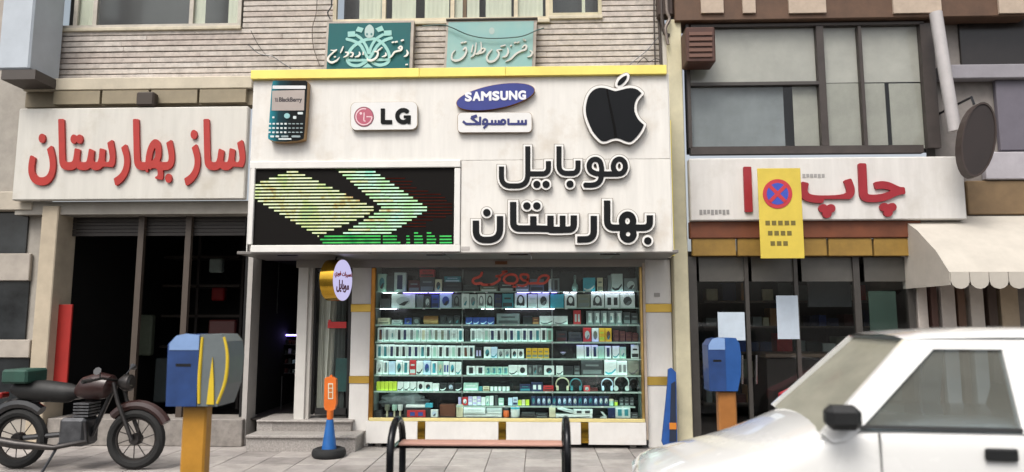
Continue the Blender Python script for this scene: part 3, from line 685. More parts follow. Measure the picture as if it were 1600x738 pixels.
script(b2, c7, [([(1215, 485), (1245, 510), (1225, 555), (1180, 572)], [7, 13, 12, 5]), ([(1110, 440), (1140, 410), (1165, 425), (1150, 470), (1095, 488), (1020, 530), (950, 600), (880, 635)], [9, 10, 13, 14, 12, 13, 12, 4]),
                 ([(1125, 330), (1150, 342)], 11), ([(1000, 378), (1018, 372)], 10), ([(1040, 374), (1062, 366)], 10), ([(905, 450), (915, 500), (885, 560), (835, 575)], [7, 13, 12, 5]), ([(870, 410), (815, 425)], [9, 9]), ([(945, 420), (958, 412)], 9),
                 ([(690, 470), (640, 530), (620, 590), (650, 635), (720, 625), (775, 570), (785, 510), (760, 480), (830, 470)], [6, 11, 13, 15, 14, 13, 12, 9, 5]),
                 ([(540, 370), (545, 460), (520, 520), (470, 530), (560, 510), (595, 470), (560, 455), (500, 510)], [7, 10, 11, 10, 12, 12, 9, 7]), ([(475, 380), (465, 470), (440, 545), (400, 575)], [7, 11, 12, 5]), ([(430, 410), (410, 500)], [8, 10]),
                 ([(270, 380), (290, 372)], 10), ([(312, 372), (335, 364)], 10), ([(300, 470), (330, 440), (340, 490), (310, 560), (250, 610), (180, 622), (140, 595), (145, 530), (185, 480)], [9, 11, 13, 13, 14, 15, 13, 10, 5])], WS2, y2 - .02, y2 - .001)
plate('faded_mark', c7(ell(690, 215, 38, 48, 14)), y2 - .002, y2, M('a5b7b4', .6), b2)
cable('hanging_cable', [(660, 41), (690, 39), (705, 43), (730, 54), (755, 59.5), (782, 60), (815, 57), (838, 48), (850, 44)], YS - .05, .008, M('3f5a58', .6), 'slack grey cable hanging across the faded turquoise sign')
obj('sign_cover_strip', pb(697, 840, 28.3, 30.6, YS - .02, YS + .06), M('2c2622', .7), b2)

# ================================================================== ground floor of the phone shop
yw = .06                                     # plane of the white cladding
clad = root('shopfront_cladding', (PX(800, 700, yw), yw, 0), 'white cladding posts with brass bands framing the phone shop window', 'cladding')
def post(u0, u1, bands, vt=411, yf=yw):
    x0, x1 = PX(u0, 560, yf), PX(u1, 560, yf); um = (u0 + u1) / 2
    zz = [0.] + [k for b in bands for k in (PZ(um, b[1], yf), PZ(um, b[0], yf))] + [fzb - .014]
    for k in range(0, len(zz), 2): B('panel', x0, x1, yf, yf + .12, zz[k] + .001, zz[k + 1] - .001, WHITE2, clad, bev=.003)
    for b in bands: B('brass_band', x0 - .004, x1 + .004, yf - .012, yf + .1, PZ(um, b[1], yf), PZ(um, b[0], yf), GOLD, clad, bev=.003)
post(547, 578, [(588, 599), (475.5, 487.5)])
post(1010.5, 1051, [(589, 602), (475, 488)])
B('jamb', PX(463, 520, .02), PX(479, 520, .02), .02, .14, .3, fzb - .014, M('c9c6c0', .5, 0, .05, 3.), clad, bev=.006)
B('jamb', PX(479.3, 520, .05), PX(486, 520, .05), .05, .14, .3, fzb - .014, M('b9b5ae', .5, 0, .05, 3.), clad, bev=.004)
B('socket', PX(1022, 461, yw), PX(1031, 461, yw), yw - .008, yw - .0005, PZ(1026, 464, yw), PZ(1026, 458, yw), M('9b9894', .5), clad)
B('back_wall', PX(1008, 560, .2), PX(1060, 560, .2), .19, .3, 0, fzb, M('8d8a86', .8), clad)

# ------------------------------------------------------------------ display window
dw = root('display_window', (PX(790, 700, 0), 0, 0), 'long glazed display window with glass shelves above a white cabinet', 'display window')
gx0, gx1 = PX(585, 540, 0), PX(1001, 540, 0); gz0, gz1 = PZ(795, 655.5, 0), PZ(795, 418, 0)
DEPTH = .34
B('post', PX(577.5, 540, -.02), gx0, -.02, .05, gz0 - .02, gz1, M('b07a35', .3, .75, .25, 7., stretch=(1, 1, .4)), dw, bev=.006)
B('post', gx1, PX(1005.5, 540, -.02), -.02, .05, gz0 - .02, gz1, M('c9a86a', .3, .7, .25, 7., stretch=(1, 1, .4)), dw, bev=.006)
B('edge_post', PX(1006, 540, 0), PX(1010, 540, 0), .0, .1, .1, gz1 + .05, M('b8a99a', .5, .1, .1, 6.), dw)
B('glass', gx0 + .002, gx1 - .002, .0, .006, gz0, gz1, GLASS, dw)
B('back_panel', gx0 - .03, gx1 + .03, DEPTH, DEPTH + .02, gz0 - .1, gz1 + .05, M('171d1e', .25, 0, .3, 1.5, name='dark_back_panel'), dw)
for x in (gx0 - .03, gx1 + .004): B('side_panel', x, x + .024, .052, DEPTH - .002, gz0, gz1 + .04, M('a7b8b0', .4, 0, .06, 3.), dw)
B('ceiling_panel', gx0 - .003, gx1 + .002, .064, DEPTH - .002, gz1 + .02, gz1 + .04, M('3c3f3f', .5), dw)
B('deck', gx0 - .003, gx1 + .002, .008, DEPTH - .002, gz0 - .03, gz0 + .012, M('2b2a2a', .4), dw)
B('sill', PX(576, 656, -.03), PX(1008, 656, -.03), -.032, -.001, PZ(795, 659.3, -.03), PZ(795, 654.0, -.03), M('f2e2a0', .22, .35, .05, 5., name='pale_brass_sill'), dw, bev=.004)
cx = [PX(u, 675, -.03) for u in (571.5, 652.5, 664, 779, 790.5, 908, 919.5, 1010)]
cz0, cz1 = PZ(790, 694.5, -.03), PZ(790, 659.6, -.03)
for k in (0, 2, 4, 6): B('cabinet_panel', cx[k] + .001, cx[k + 1] - .001, -.03, .16, cz0, cz1, WHITE2, dw, bev=.004)
for k in (1, 3, 5): B('brass_strip', cx[k], cx[k + 1], -.036, .1, cz0 + .02, cz1 - .004, M('a8842e', .25, .85, .4, 5., stretch=(.4, 1, 2)), dw, bev=.002)
B('plinth', cx[0] + .05, cx[-1] - .03, .12, .3, 0, cz0 - .002, M('1c1b1b', .8), dw)
for uu in (590, 690, 757, 860, 990):
    c = P(uu, 696, 0); B('foot', c.x - .035, c.x + .035, .03, .1, 0, cz0 - .003, M('7a7672', .5), dw)
TAG = M('cfd6d2', .6, 0, .05, 20., name='paper_tag')
# shelves: pixel height of the front edge
SH = {1: 455.5, 2: 481, 3: 507, 4: 534, 5: 560, 6: 586, 7: 611.5, 8: 634}
SZ = {k: PZ(795, v, .03) for k, v in SH.items()}; SZ[9] = gz0 + .014
for k, z in SZ.items():
    if k == 9: continue
    a, b = (gx0 - .003, gx1 + .002) if k != 8 else (PX(713, 634, .05), PX(992, 634, .05))
    s_ = B('shelf', a, b, .03, DEPTH - .003, z - .011, z, SHELFGLASS, dw)
    B('shelf_edge', a, b, .024, .0295, z - (.020 if k > 2 else .011), z - .001, M('a9c4b8', .2, 0, .1, 9., coat=.3), s_)
    x_ = a + .06
    while x_ < b - .06:
        if rnd.random() < .55: B('price_tag', x_, x_ + rnd.uniform(.018, .032), .0205, .0235, z - .018, z - .0015, TAG, s_)
        x_ += rnd.uniform(.09, .26)
    for j, uu in enumerate((722, 863)):
        if k in (3, 4, 6, 7): B('shelf_clip', PX(uu, SH[k], .02) - .008, PX(uu, SH[k], .02) + .008, .016, .0235, z - .03, z + .006, M('b9bdbb', .3, .8), s_)
for uu in (722, 863):
    B('upright', PX(uu, 550, DEPTH - .03) - .008, PX(uu, 550, DEPTH - .03) + .008, DEPTH - .03, DEPTH - .004, gz0 + .013, gz1, M('7f8582', .35, .7), dw)
def lamp(name, col, st):
    m = bpy.data.materials.new(name); m.use_nodes = True; n = m.node_tree.nodes; n.clear()
    o = n.new('ShaderNodeOutputMaterial'); e = n.new('ShaderNodeEmission'); e.inputs[0].default_value = (*lin(col), 1); e.inputs[1].default_value = st
    m.node_tree.links.new(e.outputs[0], o.inputs[0]); return m
VIO, WHT, COOL = lamp('violet_led', 'a592ff', 7.), lamp('white_led', 'efeaff', 10.), lamp('cool_led', 'e2f2f4', 7.5)
for k, a, b, mt in ((1, 630, 708, VIO), (1, 596, 623, COOL), (1, 808, 870, VIO), (1, 880, 901, WHT), (1, 924, 990, WHT), (2, 594, 622, WHT), (2, 790, 866, WHT), (2, 752, 772, COOL), (3, 600, 860, COOL), (3, 880, 990, COOL), (4, 593, 860, COOL), (4, 880, 990, VIO), (5, 593, 860, COOL), (5, 870, 990, COOL), (6, 593, 860, COOL), (6, 870, 990, COOL), (7, 590, 860, COOL), (7, 870, 990, COOL), (8, 720, 985, COOL)):
    hid = k > 2  # most lower strips are added behind shelf edges as fill light for the goods
    B('light_or_fill_strip', PX(a, SH[k], .04), PX(b, SH[k], .04), .032 if hid else .036, .042, SZ[k] - (.019 if hid else .0175), SZ[k] - .0125, mt, dw)

# ------------------------------------------------------------------ goods on the shelves, one object each
ROWN = {1: 'top', 2: 'second', 3: 'third', 4: 'fourth', 5: 'fifth', 6: 'sixth', 7: 'seventh', 8: 'short low', 9: 'bottom'}
ORD = ['zeroth'] + 'first second third fourth fifth sixth seventh eighth ninth tenth eleventh twelfth thirteenth fourteenth fifteenth sixteenth seventeenth eighteenth nineteenth twentieth'.split()
def ordn(n):
    if n <= 20: return ORD[n]
    t = {2: 'twenty', 3: 'thirty', 4: 'forty'}[n // 10]; return t + '-' + ORD[n % 10] if n % 10 else {2: 'twentieth', 3: 'thirtieth', 4: 'fortieth'}[n // 10]
cnt = {}
CN = {'W': ('white', 'd3e2dc'), 'w': ('pale', 'b4c6c0'), 'g': ('grey', '6d7a78'), 'd': ('dark', '1d2526'), 'D': ('dark grey', '363d3d'), 't': ('teal', '2f7f86'), 'c': ('turquoise', '3aa3b4'), 'b': ('blue', '28458c'), 'n': ('navy', '16264a'),
      'r': ('red', 'b02a2c'), 'y': ('yellow', 'd0a824'), 'l': ('lime', 'b4cf3c'), 'o': ('olive', '6f7766'), 'k': ('brown', '5f3a26'), 'e': ('cream', 'c3c4a4'), 'm': ('maroon', '4a1e1c'), 'p': ('lavender', 'b3b0d6'), 'q': ('bluish white', 'b6d2e2'), 'O': ('orange', 'd2672c'), 'T': ('tan', 'a37c4c'), 'v': ('mint', '9cc6b4')}
def cm(k): return M(CN[k][1], .42, 0, .08, 14., name='card_' + CN[k][0].replace(' ', '_'))
def item(row, u0, u1, vt, col, pic=None, pc='d', depth=None, kind=None, yoff=None, vb=None, name=None, what=None, lean=0.):
    cnt[row] = cnt.get(row, 0) + 1; n = cnt[row]
    yi = .05 + (yoff if yoff is not None else rnd.uniform(0, .018)); z0 = SZ[row] + .0006 if vb is None else PZ((u0 + u1) / 2, vb, yi)
    um = (u0 + u1) / 2; x0, x1, z1 = PX(u0, vt, yi) + .0008, PX(u1, vt, yi) - .0008, PZ(um, vt, yi)
    if z1 < z0 + .01: z1 = z0 + .01
    dp = depth or min(.16, max(.03, (x1 - x0) * .55)); cname = CN[col][0]
    what = what or {'phone': 'phone box with phone picture', 'phone2': 'phone box with phone picture', 'pic': 'carton with product picture', 'ring': 'carton with headphone picture', 'band': 'carton with printed band', 'two': 'carton with two windows', 'wave': 'carton with curved print', None: 'carton'}[pic]
    lab = '%s %s, %s item from left on the %s display shelf' % (cname, what, ordn(n), ROWN[row])
    h = z1 - z0; wd = x1 - x0
    o = obj(name or ('phone_box' if pic in ('phone', 'phone2') else 'carton'), MB().box(x0, x1, yi, yi + dp, z0, z1, .0025), cm(col), None, lab, 'box', 'goods on the %s display shelf' % ROWN[row])
    o.rotation_euler.z = rnd.gauss(0, .012)
    fy = yi - .0012
    def pq(a, b, c, d, k, nm='printed_picture', dy=0.):
        B(nm, x0 + wd * a, x0 + wd * b, fy - dy, yi - .0002 - dy, z0 + h * c, z0 + h * d, cm(k), o)
    def pl(pts, k, dy=0.):
        obj('printed_picture', MB().prism([(x0 + wd * a, z0 + h * b) for a, b in pts], fy - dy, yi - .0002 - dy), cm(k), o)
    if pic == 'phone':
        a = rnd.uniform(.22, .34); pq(a, a + .46, .12, .86, pc); 
        if rnd.random() < .5: pl([(a + .46, .86), (a + .28, .86), (a + .46, .3)], rnd.choice('gnt'), .0012)
    elif pic == 'phone2': pq(.3, .78, .14, .84, pc); pq(.34, .5, .3, .6, rnd.choice('vtg'), dy=.0012)
    elif pic == 'pic': pl(ell(.5, .48, .30, .32, 10), pc); pl([(.3, .2), (.55, .14), (.75, .5), (.55, .45)], rnd.choice('gdt'), .0012)
    elif pic == 'ring':
        pl(ell(.5, .5, .32, .38, 14), pc); pl(ell(.5, .54, .18, .24, 12), col, .0012); pq(.16, .34, .15, .5, pc, dy=.0024); pq(.64, .82, .12, .45, pc, dy=.0024)
    elif pic == 'band': pq(.08, .92, .08, .35, pc); pq(.2, .8, .6, .72, pc)
    elif pic == 'two': pq(.16, .42, .18, .72, pc); pq(.6, .86, .18, .72, pc)
    elif pic == 'wave': pl([(.08, .25), (.3, .15), (.6, .2), (.92, .45), (.92, .32), (.6, .06), (.3, .02), (.08, .12)], pc)
    return o
def goods(row, parts, what, name, cat, u=None):
    cnt[row] = cnt.get(row, 0) + 1
    lo = min(min(p[2] for p in mb.v) for _, mb, _ in parts); xs = [p[0] for _, mb, _ in parts for p in mb.v]; ysn = [p[1] for _, mb, _ in parts for p in mb.v]
    r = root(name, (sum(xs) / len(xs), min(ysn), lo), '%s, %s item from left on the %s display shelf' % (what, ordn(cnt[row]), ROWN[row]), cat, 'goods on the %s display shelf' % ROWN[row])
    for nm, mb, mt in parts: obj(nm, mb, mt, r)
    return r
# row 1
item(1, 590, 604, 428, 'v', 'pic', 't'); item(1, 604.5, 616, 431, 'D'); item(1, 616, 634.5, 426, 'w', 'phone', 'n'); item(1, 638, 656, 438, 'm', 'band', 'g', yoff=.06); item(1, 656, 679, 433, 'D', 'band', 'g', yoff=.07)
item(1, 655.5, 679, 421, 'r', 'band', 'm', vb=433, yoff=.075); item(1, 679.5, 690.5, 436.5, 'e', 'pic', 'd'); item(1, 692, 722, 441, 'd', 'band', 'D', yoff=.06); item(1, 694, 720, 432, 't', 'band', 'q', vb=441, yoff=.07)
item(1, 724, 748, 445, 'D', 'band', 'd', yoff=.05); item(1, 750, 778, 446, 'o', 'band', 'W', yoff=.05); item(1, 780, 803, 441, 'D', 'band', 'w', yoff=.06); item(1, 805, 827, 444, 'g', 'band', 'W', yoff=.05); item(1, 828, 850, 436, 'g', 'band', 'd', yoff=.06); item(1, 857, 861.5, 436, 'W'); item(1, 863, 874, 435, 'g', 'phone', 'd')
goods(1, [('bulb', MB().lathe([(.001, 0), (.03, .006), (.042, .035), (.036, .07), (.016, .105), (.013, .15), (.013, .19), (.004, .2)], (PX(898.5, 440, .08), .1, SZ[1] + .001), 14), M('8fb0a6', .25)), ('collar', MB().lathe([(.017, .15), (.017, .19)], (PX(898.5, 440, .08), .1, SZ[1] + .001), 12), M('6c7d79', .4))], 'pale bulb-shaped flask', 'flask', 'flask')
item(1, 911, 930, 434, 'c', 'wave', 'W'); item(1, 933, 942, 434, 'e', 'band', 'o'); item(1, 943, 949, 434, 'd'); item(1, 949.5, 954.5, 430, 'g'); item(1, 955, 973, 428, 'w', 'wave', 'd'); item(1, 975, 996, 435, 'g', 'pic', 'w')
# row 2
item(2, 594, 610, 467, 'D'); item(2, 612, 649, 459.5, 'W', 'pic', 'w'); item(2, 651, 662, 461, 'g'); item(2, 663, 673, 463, 'D', 'pic', 'w'); item(2, 674, 686, 461, 'b', 'band', 'n'); item(2, 687, 706, 458.5, 'q', 'pic', 'b'); item(2, 707, 720, 460, 'g', 'ring', 'd')
item(2, 721, 733, 459, 'W', 'pic', 'w'); item(2, 733.5, 745, 460, 'w', 'pic', 'g'); item(2, 746, 758, 459.5, 'W', 'ring', 'g'); item(2, 759, 772, 459, 'w', 'ring', 'd'); item(2, 773, 784, 460, 'n', 'band', 'D'); item(2, 784.5, 802, 459, 't', 'band', 'd'); item(2, 804, 823, 458, 'W', 'ring', 'd'); item(2, 825, 839, 460, 'W', 'band', 'w')
item(2, 840, 858, 458.5, 'W', 'pic', 'd'); item(2, 860, 881, 460, 'c'); item(2, 882, 901, 459, 'W', 'ring', 'd'); item(2, 902, 922, 460, 'o', 'band', 'g'); item(2, 923, 944, 459, 'W', 'ring', 'D'); item(2, 945, 968, 459, 'W', 'two', 'd'); item(2, 969, 992, 459, 'W', 'pic', 'D')
# row 3
item(3, 590, 609, 497, 'e', 'band', 'o', depth=.1)
item(3, 612, 628, 500, 'w', 'band', 'g'); item(3, 632, 643, 497, 'b', 'pic', 'n'); item(3, 645, 656, 496, 'D', 'pic', 'g')
x = PX(673, 500, .07); goods(3, [('speaker_body', MB().lathe([(.045, -.09), (.05, -.085), (.05, .085), (.045, .09)], (x, .12, SZ[3] + .052), 18, 'x'), M('93703f', .6, 0, .1, 20.)), ('end_cap', MB().lathe([(.046, .0905), (.046, .1), (.03, .105)], (x, .12, SZ[3] + .052), 18, 'x'), BLACKM)], 'tan cylindrical speaker', 'speaker', 'speaker')
for k in range(3): item(3, 687 + k * 11, 697 + k * 11, 493 + k % 2, 'd', 'pic', 'D')
for k in range(4): item(3, 727.5 + k * 11.3, 738.3 + k * 11.3, 496, 'b', 'wave', 'q', what='blister pack')
item(3, 776, 812, 490, 'g', 'band', 'D', yoff=.08); item(3, 817, 831, 494, 'd'); item(3, 832, 842, 496, 'k', 'band', 'T'); item(3, 843, 865, 494, 'W', 'wave', 'D'); item(3, 865.5, 887, 494, 'W', 'wave', 'g'); item(3, 896, 907.5, 485, 'r', 'two', 'w')
for k in range(5): item(3, 916 + k * 11.4, 926.6 + k * 11.4, 486, 'g', 'phone2', 'W', what='blister pack with white cable')
item(3, 974, 985, 488, 'D', 'band', 'g'); item(3, 986, 997, 489, 'D', 'band', 'g')
# row 4
pcs = ['k', 'g', 'w', 'd', 'n', 'g', 'v', 'e', 'v', 'o', 'o', 'g', 'w', 't']
for k in range(14): item(4, 590 + k * 9.62, 599.3 + k * 9.62, 512 + k * .14 + rnd.uniform(-.2, .2), 'W', 'phone' if k not in (2, 12) else 'phone2', pcs[k])
item(4, 726.5, 733.5, 516, 'd')
for k in range(13): item(4, 735 + k * 9.95, 744.7 + k * 9.95, 514 - (.5 if k > 10 else 0) + rnd.uniform(-.2, .2), 'W' if k < 12 else 'v', 'phone', ['g', 'w', 'v', 'n', 'd', 'd', 'n', 't', 'n', 'n', 't', 'd', 'o'][k])
item(4, 869, 886, 517, 'd', 'band', 'm', yoff=.08); item(4, 888, 909, 519, 'D', 'band', 'd', yoff=.08); item(4, 911, 924, 512.5, 'r', 'pic', 'w'); item(4, 924.5, 935.5, 513, 'W', 'pic', 'o'); item(4, 936, 945, 513, 'y', 'band', 'l'); item(4, 945.5, 955.5, 513, 'y', 'pic', 'k')
for k in range(4): item(4, 958 + k * 10, 967 + k * 10, 516 + k * 1.5, 'm', 'band', 'k', yoff=.06)
# row 5
p5 = 'ttnddnntdvddvdkd'
for k in range(16): item(5, 588 + k * 9.62, 597.3 + k * 9.62, 538.5 + k * .15 + rnd.uniform(-.2, .2), 'W', 'phone', p5[k])
item(5, 742.5, 753, 543, 'd', 'two', 'p'); item(5, 756, 767, 542.5, 'W', 'pic', 't'); item(5, 767.3, 777, 542.5, 'q', 'wave', 't'); item(5, 777.5, 787, 546, 'w', 'pic', 'g'); item(5, 788, 797, 546, 'w', 'pic', 'g'); item(5, 799, 808.5, 546, 'W', 'pic', 'd'); item(5, 809, 818.5, 546, 'W', 'pic', 'd')
for k in range(4): item(5, 822 + k * 9.1, 830.6 + k * 9.1, 544.5, 'y', 'band', 'o')
x = PX(880, 550, .08); goods(5, [('stand', MB().lathe([(.03, 0), (.03, .008), (.008, .014), (.008, .04)], (x, .12, SZ[5] + .001), 14), BLACKM), ('head', MB().lathe([(.008, .04), (.036, .062), (.034, .07), (.01, .075)], (x, .12, SZ[5] + .001), 14), M('aaa3c0', .3))], 'small lavender gadget on a stand', 'gadget', 'gadget')
item(5, 901, 912.5, 539.5, 'W'); item(5, 913, 923.5, 539.5, 'W', 'phone', 'n'); item(5, 924, 934, 539.5, 'W', 'phone', 'n'); item(5, 934.5, 944.5, 541, 'v'); item(5, 945, 955, 541, 'W', 'phone', 'n'); item(5, 957, 968, 541, 'W', 'wave', 't'); item(5, 968.3, 978, 542.5, 'v', 'pic', 'w'); item(5, 986, 998, 539, 'W', 'band', 'd')
# row 6
for a, b, t, c, p, q in ((588, 598, 563, 'W', 'pic', 'w'), (598.5, 607, 564, 'W', 'phone', 'g'), (607.5, 618, 565, 'q', None, 'd'), (618.5, 629, 563, 'W', 'pic', 't'), (629.5, 639.5, 564, 'W', 'phone', 't'), (640, 650, 563, 'r', 'band', 'w'), (650.5, 661, 564, 'W', 'wave', 'd'), (661.5, 673, 564, 'q', 'pic', 'b'), (673.5, 684, 565, 'W', 'phone', 'c'), (684.5, 692, 565, 'v', 'pic', 'e'), (692.5, 702, 565, 'W', 'two', 'b'), (702.5, 711.5, 566, 'W', 'pic', 'c'), (712, 721, 566, 'W', 'wave', 't'),
                         (729, 743, 572.5, 'W', 'phone', 'd'), (743.5, 757.5, 572.5, 'W', 'phone', 'd'), (758, 767, 573.5, 'v', 'phone2', 't'), (767.3, 776, 573.5, 'v', 'phone2', 't'), (776.3, 785, 573.5, 'v', 'phone2', 't'), (785.3, 794, 573.5, 'v', 'phone2', 't'), (794.5, 809, 571, 'W', 'wave', 'd'), (809.5, 823.5, 571, 'W', 'pic', 'd'), (824, 832, 571, 'D', 'pic', 'g'), (832.3, 840, 571, 'g', 'pic', 'D'), (840.3, 848, 571, 'D', 'pic', 'g'), (850, 866, 572, 'W', 'pic', 'd'), (869, 880, 572, 'W', 'wave', 'd'), (882, 896, 573, 'd', None, 'd'), (897, 906, 572, 'D', 'band', 'g'), (908, 942, 563.5, 'D', 'band', 'g'), (944, 963.5, 563, 'W', 'wave', 'c'), (964, 980, 564, 'W', 'two', 'g'), (981, 998, 564, 'o', 'wave', 'D')):
    item(6, a, b, t, c, p, q)
# row 7
for k in range(5): item(7, 588 + k * 6.5, 594.2 + k * 6.5, 596.5, 'l')
for k in range(3): item(7, 621 + k * 10, 630.5 + k * 10, 597, 'W', 'wave', 'd')
for a, b, t, c, p, q in ((652, 662.5, 597, 'W', 'pic', 'd'), (663, 675, 598, 'W', 'pic', 'd'), (675.5, 686, 599.5, 'W', None, 'd'), (687, 698, 599, 'd', 'wave', 'W'), (699, 710, 599, 'd', 'pic', 'q'), (711, 722, 599, 'd', 'wave', 'W'), (724, 747.5, 599, 'v', 'band', 'W'), (748, 754, 604, 't', None, 'd'), (754.5, 764.5, 604, 'e', 'band', 'k')): item(7, a, b, t, c, p, q)
def pot(row, u, vt, rad, col, lidc, what):
    x = PX(u, SH.get(row, 653), .08); zz = SZ[row] + .0008; h = PZ(u, vt, .08) - zz
    goods(row, [('jar', MB().lathe([(rad * .92, 0), (rad, h * .08), (rad, h * .68), (rad * .9, h * .72)], (x, .09, zz), 14), cm(col)), ('lid', MB().lathe([(rad * 1.02, h * .73), (rad * 1.02, h * .97), (rad * .95, h)], (x, .09, zz), 14), cm(lidc))], what, 'jar', 'jar')
for k in range(5): pot(7, 768.5 + k * 6.3, 604.5, .021, 'W', 'W', 'small white round jar')
item(7, 812, 829, 601, 'n', 'band', 't'); item(7, 830, 848, 598, 'n', 'two', 'W'); item(7, 849, 865, 603, 'r', 'band', 'm', depth=.08)
def headphones(row, u, vt, half, col, what, cup=.62):
    x = PX(u, SH[row], .08); zz = SZ[row] + .001; h = PZ(u, vt, .08) - zz; hw = half / F * (D0 + .08)
    pts = [(x + hw * math.cos(a), .09, zz + h - hw + hw * math.sin(a)) for a in np.linspace(-.5, math.pi + .5, 22)]
    mt = M(CN[col][1], .35, 0, .05, 10.); r_ = hw * .1
    ps = [('band', MB().tube(pts, [r_ * (1.1 if 4 < i < 17 else .8) for i in range(22)], 8), mt)]
    for s in (-1, 1): ps.append(('ear_cup', MB().lathe([(.008, -.014), (.028, -.012), (.03, 0), (.028, .012), (.014, .016)], (x + s * hw * .78, .09, zz + .0315), 14, 'x' if cup < .7 else 'y'), mt))
    goods(row, ps, what, 'headphones', 'headphones')
headphones(7, 879, 590.5, 10, 'e', 'cream over-ear headphones'); headphones(7, 900, 592, 8.5, 't', 'dark teal over-ear headphones'); item(7, 912, 922, 603, 'r', 'pic', 'w'); item(7, 923, 934, 606, 'm')
headphones(7, 949, 592, 8.6, 'q', 'pale blue over-ear headphones'); headphones(7, 971.5, 587.5, 11, 'w', 'grey white over-ear headphones with round cups', .8); headphones(7, 991, 592, 8, 'D', 'dark over-ear headphones')
# short shelf
for a, b, t, c, p, q in ((716, 720.5, 621, 'p', None, 'd'), (722, 731, 621, 'r', 'pic', 'W'), (731.5, 738, 620, 'p', 'band', 'W'), (738.3, 745, 620, 'W', 'band', 'p'), (745.3, 751.5, 620, 'p', 'band', 'W'), (752, 758.5, 621, 'W', None, 'd'), (758.8, 764.5, 619.5, 'v', 'pic', 'W'), (765, 771, 619, 'W', None, 'd'), (773, 777.5, 618, 'D', None, 'd'), (779, 787, 622.5, 'v', 'band', 'W'), (794, 800.5, 622, 'q', None, 'd'), (801, 809, 621, 'q', 'band', 'n'), (809.3, 815, 625.5, 'l', None, 'd'), (815.3, 820.5, 625, 'e', None, 'd'), (821, 827, 625, 'l', None, 'd')): item(8, a, b, t, c, p, q)
for k in range(15): item(8, 830 + k * 8.1, 837.2 + k * 8.1, 619.5 + rnd.uniform(-.4, .4), 'n', 'pic', rnd.choice('qwt'), what='hanging blister pack', depth=.012)
pot(8, 955.5, 624, .027, 'v', 'e', 'small mint jar'); pot(8, 963, 626, .022, 'l', 'o', 'small lime jar')
for k in range(3): item(8, 968 + k * 8, 974.5 + k * 8, 622, 'D', 'band', 'g')
# bottom deck
item(9, 585, 597, 641, 'd', 'band', 'D')
def tumbler(u, vt, c): 
    x = PX(u, 648, .06); zz = SZ[9] + .0006; h = PZ(u, vt, .06) - zz
    goods(9, [('stem', MB().lathe([(.012, 0), (.012, h * .52)], (x, .075, zz), 10), cm('e')), ('cup', MB().lathe([(.026, h * .53), (.03, h * .6), (.032, h)], (x, .075, zz), 14), cm(c))], CN[c][0] + ' cup on a stem', 'cup', 'cup')
tumbler(604.5, 633, 'o'); item(9, 607.5, 613, 645, 'n', yoff=.05); tumbler(616, 633, 'v'); item(9, 618.5, 622.5, 645, 'd', yoff=.05); tumbler(625, 633, 'W')
item(9, 631, 672, 637, 'd', None, depth=.1); cs = item(9, 636, 665, 641, 'r', 'two', 'b', yoff=-.018, depth=.01, what='glowing gradient panel'); item(9, 634, 664, 633, 'W', None, vb=637, depth=.08, yoff=.02); item(9, 664.5, 676, 630.5, 'c', None, vb=637, depth=.07, yoff=.02)
item(9, 673, 684.5, 640.5, 'W', 'pic', 'q'); item(9, 687, 712, 632, 'k', None, yoff=.06); item(9, 713, 723.5, 632.5, 'e'); item(9, 724, 758.5, 637.5, 'W', 'band', 'w', vb=647); item(9, 724, 784, 647.2, 'W', 'wave', 'g', depth=.12); item(9, 760, 784.5, 638, 'w', 'band', 'W', vb=647)
pot(9, 791, 637, .036, 'O', 'd', 'orange jar with tall black lid'); pot(9, 805, 634, .055, 'W', 'c', 'white canister with turquoise lid')
item(9, 815, 836, 645, 'D', 'band', 'd'); item(9, 837, 856, 646, 'd', 'band', 'g'); item(9, 858, 868, 633, 'e'); item(9, 868.5, 926, 647.5, 'W', 'wave', 'D', depth=.14); item(9, 896, 926, 640, 'W', 'two', 'D', vb=647.3)
x0, z0 = PX(870, 640, .06), PZ(870, 640, .06); m_ = MB(); m_.prism([(PX(871, 636, .06), PZ(871, 634.5, .06)), (PX(896, 646, .06), PZ(896, 641.5, .06)), (PX(895, 646, .06), PZ(895, 646.6, .06)), (PX(871, 640, .06), PZ(871, 639.5, .06))], .06, .16)
goods(9, [('tray', m_, cm('w'))], 'slanted pale tray propped on white carton', 'tray', 'tray')
m_ = MB(); m_.prism([(PX(a, b, .06), PZ(a, b, .06)) for a, b in ((938, 643), (942, 644), (948.5, 651), (948, 653.3), (938, 653.3), (938.5, 651.6), (944, 651))], .06, .08)
goods(9, [('boomerang', m_, cm('w'))], 'pale bent stand', 'phone_stand', 'stand')
item(9, 950, 961, 636, 'n', None); item(9, 961.5, 985, 634.5, 'w', 'two', 't'); item(9, 986, 997, 645, 'D', 'band', 'g')
# crumpled plastic bag at the lower left of the window
bm = bmesh.new(); bmesh.ops.create_icosphere(bm, subdivisions=3, radius=1)
c = P(630, 626, .2)
for q in bm.verts:
    k = 1 + .12 * math.sin(q.co.x * 9 + q.co.z * 5) + .1 * math.sin(q.co.z * 13 - q.co.x * 6); q.co = Vector((c.x + q.co.x * .3 * k, .22 + q.co.y * .07, c.z + q.co.z * .1 * k))
obj('plastic_bag', MB().bm(bm), M('7c8686', .35, 0, .3, 7.), None, 'crumpled grey plastic bag behind the cups in the display window', 'bag')
